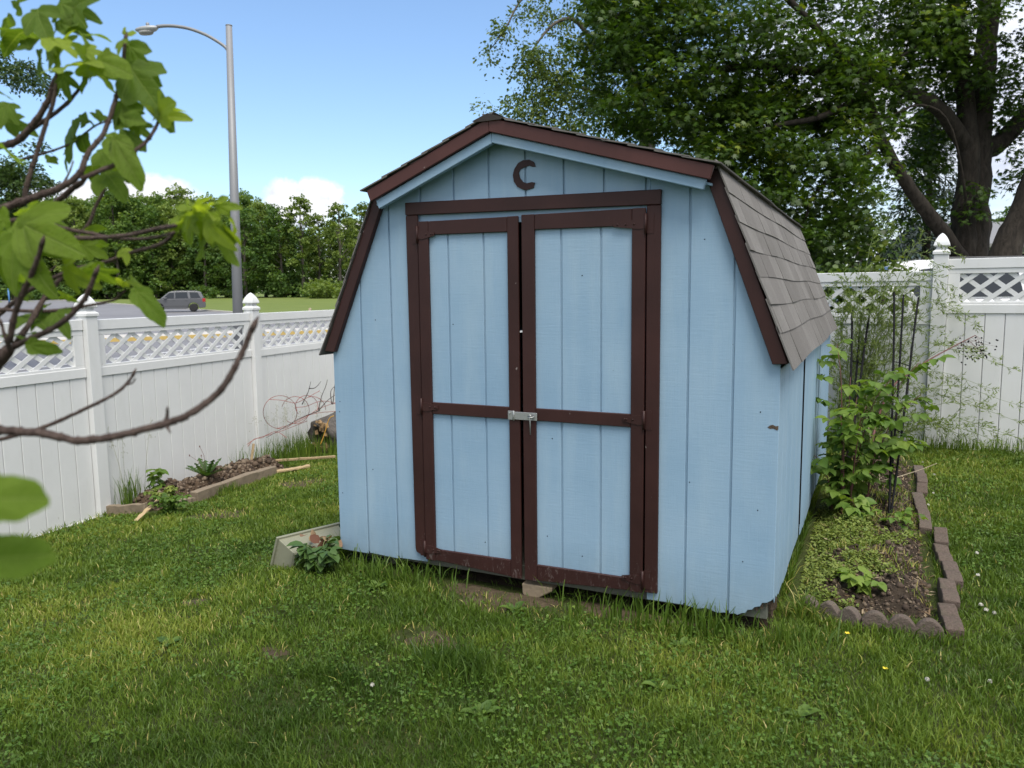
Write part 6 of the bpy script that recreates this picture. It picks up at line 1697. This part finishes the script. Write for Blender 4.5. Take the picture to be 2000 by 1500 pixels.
# =================================================================== CARS
M_GLASS = mat_plain('dark_car_glass', (0.018, 0.022, 0.026), 0.08, 0, .6, vary=.1)
M_TYRE = mat_plain('tyre_rubber', (0.016, 0.016, 0.017), .8)
M_RIM = mat_plain('alloy_rim', (.46, .47, .48), .35, .6)
M_REDL = mat_plain('red_tail_light', (.36, .02, .015), .2)
M_TRIM = mat_plain('grey_plastic_trim', (.07, .072, .075), .6)
M_LAMPG = mat_plain('headlight_glass', (.55, .57, .58), .12)
def car(label, paint, L=4.85, H=1.85, Wd=1.96, group=None, name='parked_car', cat='car', van=False):
    """nose towards -x, wheels on z = 0"""
    t = thing(name, label, cat, (0, 0, 0), 0, group)
    f = L / 4.85; h = H / 1.85
    X = lambda v: v * f
    def loft(side, w0, w1, zsplit, ztop):
        pass
    low = [(-2.40, .42), (-2.42, .70), (-2.30, .98), (-1.55, 1.10), (-1.25, 1.13), (2.30, 1.16), (2.38, .95), (2.42, .62), (2.38, .40), (1.95, .30)]
    # arches cut into the sill line
    def arch(cx): return [(cx + .44 * math.cos(a), .36 + .44 * math.sin(a)) for a in np.linspace(0, PI, 9)]
    body = [(-2.40, .42), (-2.42, .70), (-2.30, .98), (-1.55, 1.09), (-1.22, 1.13), (2.28, 1.17), (2.36, .95), (2.42, .62), (2.38, .36)] + [(1.86, .32)] + arch(1.40) + [(.94, .28), (-.94, .28)] + arch(-1.40) + [(-1.86, .32)]
    body = [(X(a), b * h) for a, b in body]
    mb = MB(); hw = Wd / 2
    mb.prism(body, -hw, hw)
    # tumblehome roof
    gl = [(-1.25, 1.13), (-.55, 1.72), (-.30, 1.79), (.6, 1.83), (1.75, 1.80), (2.05, 1.74), (2.29, 1.17)] if not van else [(-1.6, 1.13), (-.85, 1.76), (-.55, 1.82), (.6, 1.84), (1.95, 1.82), (2.2, 1.76), (2.33, 1.17)]
    gl = [(X(a), b * h) for a, b in gl]
    n = len(gl); V = []
    for s in (-1, 1):
        for (a, b) in gl: V.append((a, s * hw * (.985 - .20 * (b / h - 1.13) / .7), b))
    F = [list(range(n)), list(range(2 * n - 1, n - 1, -1))] + [(i, (i + 1) % n, n + (i + 1) % n, n + i) for i in range(n)]
    mb.add(V, F)
    b_ = mb.build('body', paint, t, .045, 3)
    # windows, a little proud of the pillars
    def yy(z): return hw * (.985 - .20 * (z / h - 1.13) / .7) + .006
    wins = [[(-1.02, 1.19), (-.50, 1.66), (-.10, 1.70), (-.10, 1.19)], [(-.02, 1.19), (-.02, 1.705), (.95, 1.715), (1.02, 1.19)], [(1.20, 1.19), (1.14, 1.71), (1.80, 1.68), (2.02, 1.22)]]
    for s in (-1, 1):
        for w in wins:
            m2 = MB(); w2 = [(X(a), b * h) for a, b in w]
            m2.add([(a, s * (yy(z)), z) for a, z in w2] + [(a, s * (yy(z) - .02), z) for a, z in w2], [(0, 1, 2, 3), (7, 6, 5, 4), (0, 4, 5, 1), (1, 5, 6, 2), (2, 6, 7, 3), (3, 7, 4, 0)])
            m2.build('window', M_GLASS, t)
        m2 = MB(); m2.box((X(-1.9), min(s * hw, s * (hw + .012)), .46), (X(1.9) - .9, max(s * hw, s * (hw + .012)), .54)); m2.build('side_trim', M_TRIM, t)
        m2 = MB(); m2.box((X(-.92), min(s * (hw + .0), s * (hw + .20)), 1.13 * h), (X(-.72), max(s * hw, s * (hw + .20)), 1.28 * h)); m2.build('mirror', paint, t, .03, 2)
        m2 = MB(); m2.box((X(2.16), min(s * (hw - .2), s * (hw + .008)), .86 * h), (X(2.405), max(s * (hw - .2), s * (hw + .008)), 1.16 * h)); m2.build('tail_light', M_REDL, t, .02, 2)
        m2 = MB(); m2.box((X(-2.40), min(s * (hw - .35), s * (hw + .006)), .72 * h), (X(-2.12), max(s * (hw - .35), s * (hw + .006)), .88 * h)); m2.build('headlight', M_LAMPG, t, .03, 2)
        for xh in (-.05, .98):
            m2 = MB(); m2.box((X(xh) - .20, min(s * hw, s * (hw + .03)), 1.02 * h), (X(xh), max(s * hw, s * (hw + .03)), 1.06 * h)); m2.build('door_handle', paint, t, .008)
        for cx in (-1.40, 1.40):
            M_ = Matrix.Translation((X(cx), s * (hw - .13), .365)) @ Matrix.Rotation(-s * PI / 2, 4, 'X')
            m2 = MB(); m2.lathe([(.24, -.11), (.345, -.11), (.365, -.06), (.365, .07), (.345, .115), (.24, .115)], 24, 0, M_)
            wl = m2.build('wheel', M_TYRE, t)
            m2 = MB(); m2.lathe([(.245, .02), (.245, .09), (.22, .10), (.21, .06)], 24, 0, M_)
            for k in range(5): m2.box((-.035, .03, .055), (.035, .225, .10), M_ @ Matrix.Rotation(2 * PI * k / 5, 4, 'Z'))
            m2.lathe([(.05, .04), (.05, .112)], 10, 0, M_); m2.build('rim', M_RIM, wl)
    m2 = MB()
    zr = 1.835 * h
    for s in (-1, 1): m2.box((X(-.2), s * hw * .72 - .02, zr - .03), (X(1.7), s * hw * .72 + .02, zr + .03))
    m2.build('roof_rail', M_TRIM, t, .01)
    ws = [(X(gl_[0] / f if False else gl_[0]), 0, gl_[1]) for gl_ in gl[:2]] if False else None
    a, b = gl[0], gl[1]; m2 = MB(); nx, nz = -(b[1] - a[1]), (b[0] - a[0]); q_ = math.hypot(nx, nz); nx, nz = nx / q_ * .008, nz / q_ * .008
    def lerp(t_): return a[0] + (b[0] - a[0]) * t_, a[1] + (b[1] - a[1]) * t_
    (xa, za), (xb, zb) = lerp(.08), lerp(.93)
    ya, yb2 = yy(za) - .10, yy(zb) - .10
    m2.add([(xa + nx, -ya, za + nz), (xa + nx, ya, za + nz), (xb + nx, yb2, zb + nz), (xb + nx, -yb2, zb + nz), (xa - nx, -ya, za - nz), (xa - nx, ya, za - nz), (xb - nx, yb2, zb - nz), (xb - nx, -yb2, zb - nz)], [(0, 1, 2, 3), (7, 6, 5, 4), (0, 4, 5, 1), (1, 5, 6, 2), (2, 6, 7, 3), (3, 7, 4, 0)])
    m2.build('windscreen', M_GLASS, t)
    return t
def place_car(t, px, py_, d_, face_right=False, extra=0.0, dz=0.0):
    p = at(px, py_, d_); t.location = (p[0], p[1], float(ground_z(p[0], p[1])) + .02 + dz)
    t.rotation_euler = (0, 0, YAW + extra)
suv = car('grey SUV on the far lane of the road, nose behind a fig leaf', mat_plain('grey_car_paint', (.12, .123, .13), .35, .4, .5, vary=.04), 4.85, 1.85)
place_car(suv, 345, 600, 68.0, extra=math.radians(18) + .05)
wv = car('white van parked beyond the right fence, only its roof and windows showing', mat_plain('white_car_paint', (.72, .73, .75), .3, 0, .5, vary=.03), 4.9, 1.78, 1.9, None, 'parked_van', 'van', True)
place_car(wv, 1822, 560, 13.4, extra=-.12, dz=.035)
dc = car('dark car parked farther back, its roof just above the white van', mat_plain('dark_car_paint', (.03, .032, .04), .3, .3, .5, vary=.05), 4.3, 1.5, 1.8)
place_car(dc, 1800, 560, 26.0, extra=-.1, dz=.32)
bc = car('pale blue car at the right edge of the photo beyond the fence', mat_plain('pale_blue_car_paint', (.30, .44, .58), .35, .2, .5, vary=.05), 4.5, 1.75)
place_car(bc, 2170, 560, 15.0, extra=.1, dz=.12)

# house with a porch far behind the trunks
M_WALLH = mat_plain('pale_blue_siding', (.36, .42, .47), .7, vary=.08); M_ROOFH = mat_plain('grey_house_roof', (.20, .20, .205), .9, vary=.2, scale=6)
hp_ = at(2010, 560, 42); gz_h = float(ground_z(hp_[0], hp_[1]))
house = thing('house', 'distant pale blue house with a columned porch between the maple and the leaning trunk', 'house', (hp_[0], hp_[1], gz_h), YAW)
mb = MB(); mb.box((-4, 1.2, -.3), (4, 7, 2.55)); wl = mb.build('wall', M_WALLH, house)
mb = MB(); mb.prism([(-.3, 2.5), (4.1, 4.0), (8.0, 2.5), (8.0, 2.3), (-.3, 2.3)], -4.4, 4.4, 'x'); mb.build('roof', M_ROOFH, house)
for x_ in (-3.6, -1.3, 1.2, 3.6):
    mb = MB(); mb.box((x_ - .13, -.13, -.3), (x_ + .13, .13, 2.295)); mb.build('porch_column', M_WALLH, house, .01)
for x_ in (-2.6, 0, 2.6):
    mb = MB(); mb.box((x_ - .5, 1.16, .9), (x_ + .5, 1.198, 2.0)); w_ = mb.build('window', M_GLASS, house)
    mb = MB(); mb.box((x_ - .58, 1.15, .80), (x_ - .502, 1.197, 2.1)); mb.box((x_ + .502, 1.15, .80), (x_ + .58, 1.197, 2.1)); mb.box((x_ - .5, 1.15, 2.002), (x_ + .5, 1.197, 2.1)); mb.box((x_ - .5, 1.15, .80), (x_ + .5, 1.197, .898)); mb.build('frame', M_VINYL, w_)
# posts in the field
fp = at(605.5, 604, 62); mb = MB(); mb.box((-.09, -.09, -.3), (.09, .09, .42)); mb.prism([(-.09, .4205), (.09, .4205), (.0, .48)], -.09, .09)
o = mb.build('marker_post', mat_plain('pale_wood_post', (.48, .38, .30), .85), None, .01); o.location = (fp[0], fp[1], float(ground_z(fp[0], fp[1]))); o.rotation_euler = (0, 0, YAW); props(o, 'short pale wooden marker post in the mown field near the shed roof', 'post')
bp = at(17, 575, 100); mb = MB(); mb.tube([(0, 0, -.2), (0, 0, 1.9)], .10, 10); mb.lathe([(.13, 1.9), (.13, 1.98), (.03, 2.03)], 10)
o = mb.build('bollard', mat_plain('blue_post_paint', (.06, .18, .36), .6)); o.location = (bp[0], bp[1], float(ground_z(bp[0], bp[1]))); props(o, 'small blue post at the far left edge of the field', 'post')

# =================================================================== SKY, SUN, CAMERA
SUN_EL, SUN_AZ = math.radians(63), math.radians(228)       # azimuth from +Y towards -X: behind the camera, a little to its right
sun_dir = np.array([-math.sin(SUN_AZ) * math.cos(SUN_EL), math.cos(SUN_AZ) * math.cos(SUN_EL), math.sin(SUN_EL)])
world = bpy.data.worlds.new('World'); scene.world = world; world.use_nodes = True
wt = world.node_tree; wt.nodes.clear()
class WT(NT):
    def __init__(self): self.t = wt; self.out = self.n('ShaderNodeOutputWorld')
w = WT()
sky = w.n('ShaderNodeTexSky', _sky_type='NISHITA'); sky.sun_disc = False; sky.sun_elevation = SUN_EL; sky.sun_rotation = math.atan2(sun_dir[0], sun_dir[1])
sky.air_density = 1.15; sky.dust_density = 0.55; sky.ozone_density = 5.0; sky.altitude = 60
tc = w.n('ShaderNodeTexCoord'); dirv = tc.outputs['Generated']
sx = w.n('ShaderNodeSeparateXYZ'); w.l(dirv, sx.inputs[0])
def dotv(v):
    d_ = w.n('ShaderNodeVectorMath', _operation='DOT_PRODUCT'); w.l(dirv, d_.inputs[0]); d_.inputs[1].default_value = tuple(v); return d_.outputs['Value']
def cloud_puff(px, py, rw, rh, namp=.55, nscale=26):
    """a cumulus at a compass direction: radii in radians"""
    c = unit(ray(px, py)); r_ = unit(np.cross(c, [0, 0, 1.])); u_ = np.cross(r_, c)
    a = w.math('DIVIDE', dotv(r_), rw); b = w.math('DIVIDE', dotv(u_), rh)
    # flat-bottomed: squash less above
    q = w.math('SQRT', w.math('ADD', w.math('MULTIPLY', a, a), w.math('MULTIPLY', b, b)))
    n_ = w.noise(nscale, 6, .62, dirv)
    m = w.math('SUBTRACT', w.math('ADD', 1.0, w.math('MULTIPLY', w.math('SUBTRACT', n_, .5), namp * 2)), q)
    front = w.math('GREATER_THAN', dotv(c), 0.0)
    return w.math('MULTIPLY', w.math('SMOOTH_MIN', w.math('MULTIPLY', m, 3.6, clamp=True), 1.0, .05), front, clamp=True)
masks = [cloud_puff(585, 400, .052, .034, .55, 24), cloud_puff(620, 385, .036, .026, .5, 30), cloud_puff(262, 378, .075, .024, .5, 24), cloud_puff(150, 392, .06, .02, .5, 20), cloud_puff(700, 470, .05, .03, .5, 24)]
# broken cloud deck to the right, behind the camera and low all round
mp = w.n('ShaderNodeMapping'); mp.inputs['Scale'].default_value = (1.0, 1.0, 3.2); w.l(dirv, mp.inputs[0])
nb = w.noise(2.3, 8, .6, mp.outputs[0])
side = w.math('SUBTRACT', dotv(unit(RGT * .95 + _fh * .2)), .40); behind = w.math('SUBTRACT', dotv(-_fh), .05)
cover = w.math('ADD', nb, w.math('MULTIPLY', w.math('MAXIMUM', side, w.math('MULTIPLY', behind, 1.3)), .75))
deck = w.math('MULTIPLY', w.math('SUBTRACT', cover, .50), 5.0, clamp=True)
m = masks[0]
for k in masks[1:]: m = w.math('MAXIMUM', m, k)
nsh = w.noise(7.0, 6, .65, mp.outputs[0])
deckcol = w.ramp(nsh, [(.32, (3.3, 3.6, 4.4)), (.50, (4.5, 4.8, 5.5)), (.68, (5.6, 5.75, 6.0))])
puffcol = w.ramp(w.noise(40, 5, .6, dirv), [(.33, (4.2, 4.4, 5.0)), (.62, (6.1, 6.0, 5.95))])
col = w.mix(deck, sky.outputs[0], deckcol); col = w.mix(m, col, puffcol)
bg = w.n('ShaderNodeBackground'); bg.inputs["Strength"].default_value = 0.112; w.l(col, bg.inputs[0]); w.l(bg.outputs[0], w.out.inputs[0])

sl = bpy.data.lights.new('sun', 'SUN'); sl.energy = 2.3; sl.angle = math.radians(35); sl.color = (1.0, .95, .86)
so_ = bpy.data.objects.new('sun', sl); COL.objects.link(so_); so_.rotation_euler = Vector(tuple(sun_dir)).to_track_quat('Z', 'Y').to_euler(); so_.location = (0, 0, 12)

cam = bpy.data.cameras.new('camera'); co = bpy.data.objects.new('camera', cam); COL.objects.link(co)
cam.sensor_width = 36; cam.lens = FPX / 2000 * 36; cam.clip_start = .05; cam.clip_end = 4000
B_ = -FWD
co.matrix_world = Matrix(((RGT[0], TOP[0], B_[0], CX), (RGT[1], TOP[1], B_[1], CY), (RGT[2], TOP[2], B_[2], CZ), (0, 0, 0, 1)))
cam.dof.use_dof = True; cam.dof.focus_distance = 4.4; cam.dof.aperture_fstop = 4.4
scene.camera = co
scene.view_settings.view_transform = 'Standard'; scene.view_settings.look = 'None'; scene.view_settings.exposure = 0.92; scene.view_settings.gamma = 1
scene.cycles.max_bounces = 8; scene.cycles.diffuse_bounces = 3; scene.cycles.transparent_max_bounces = 4
scene.cycles.use_denoising = True
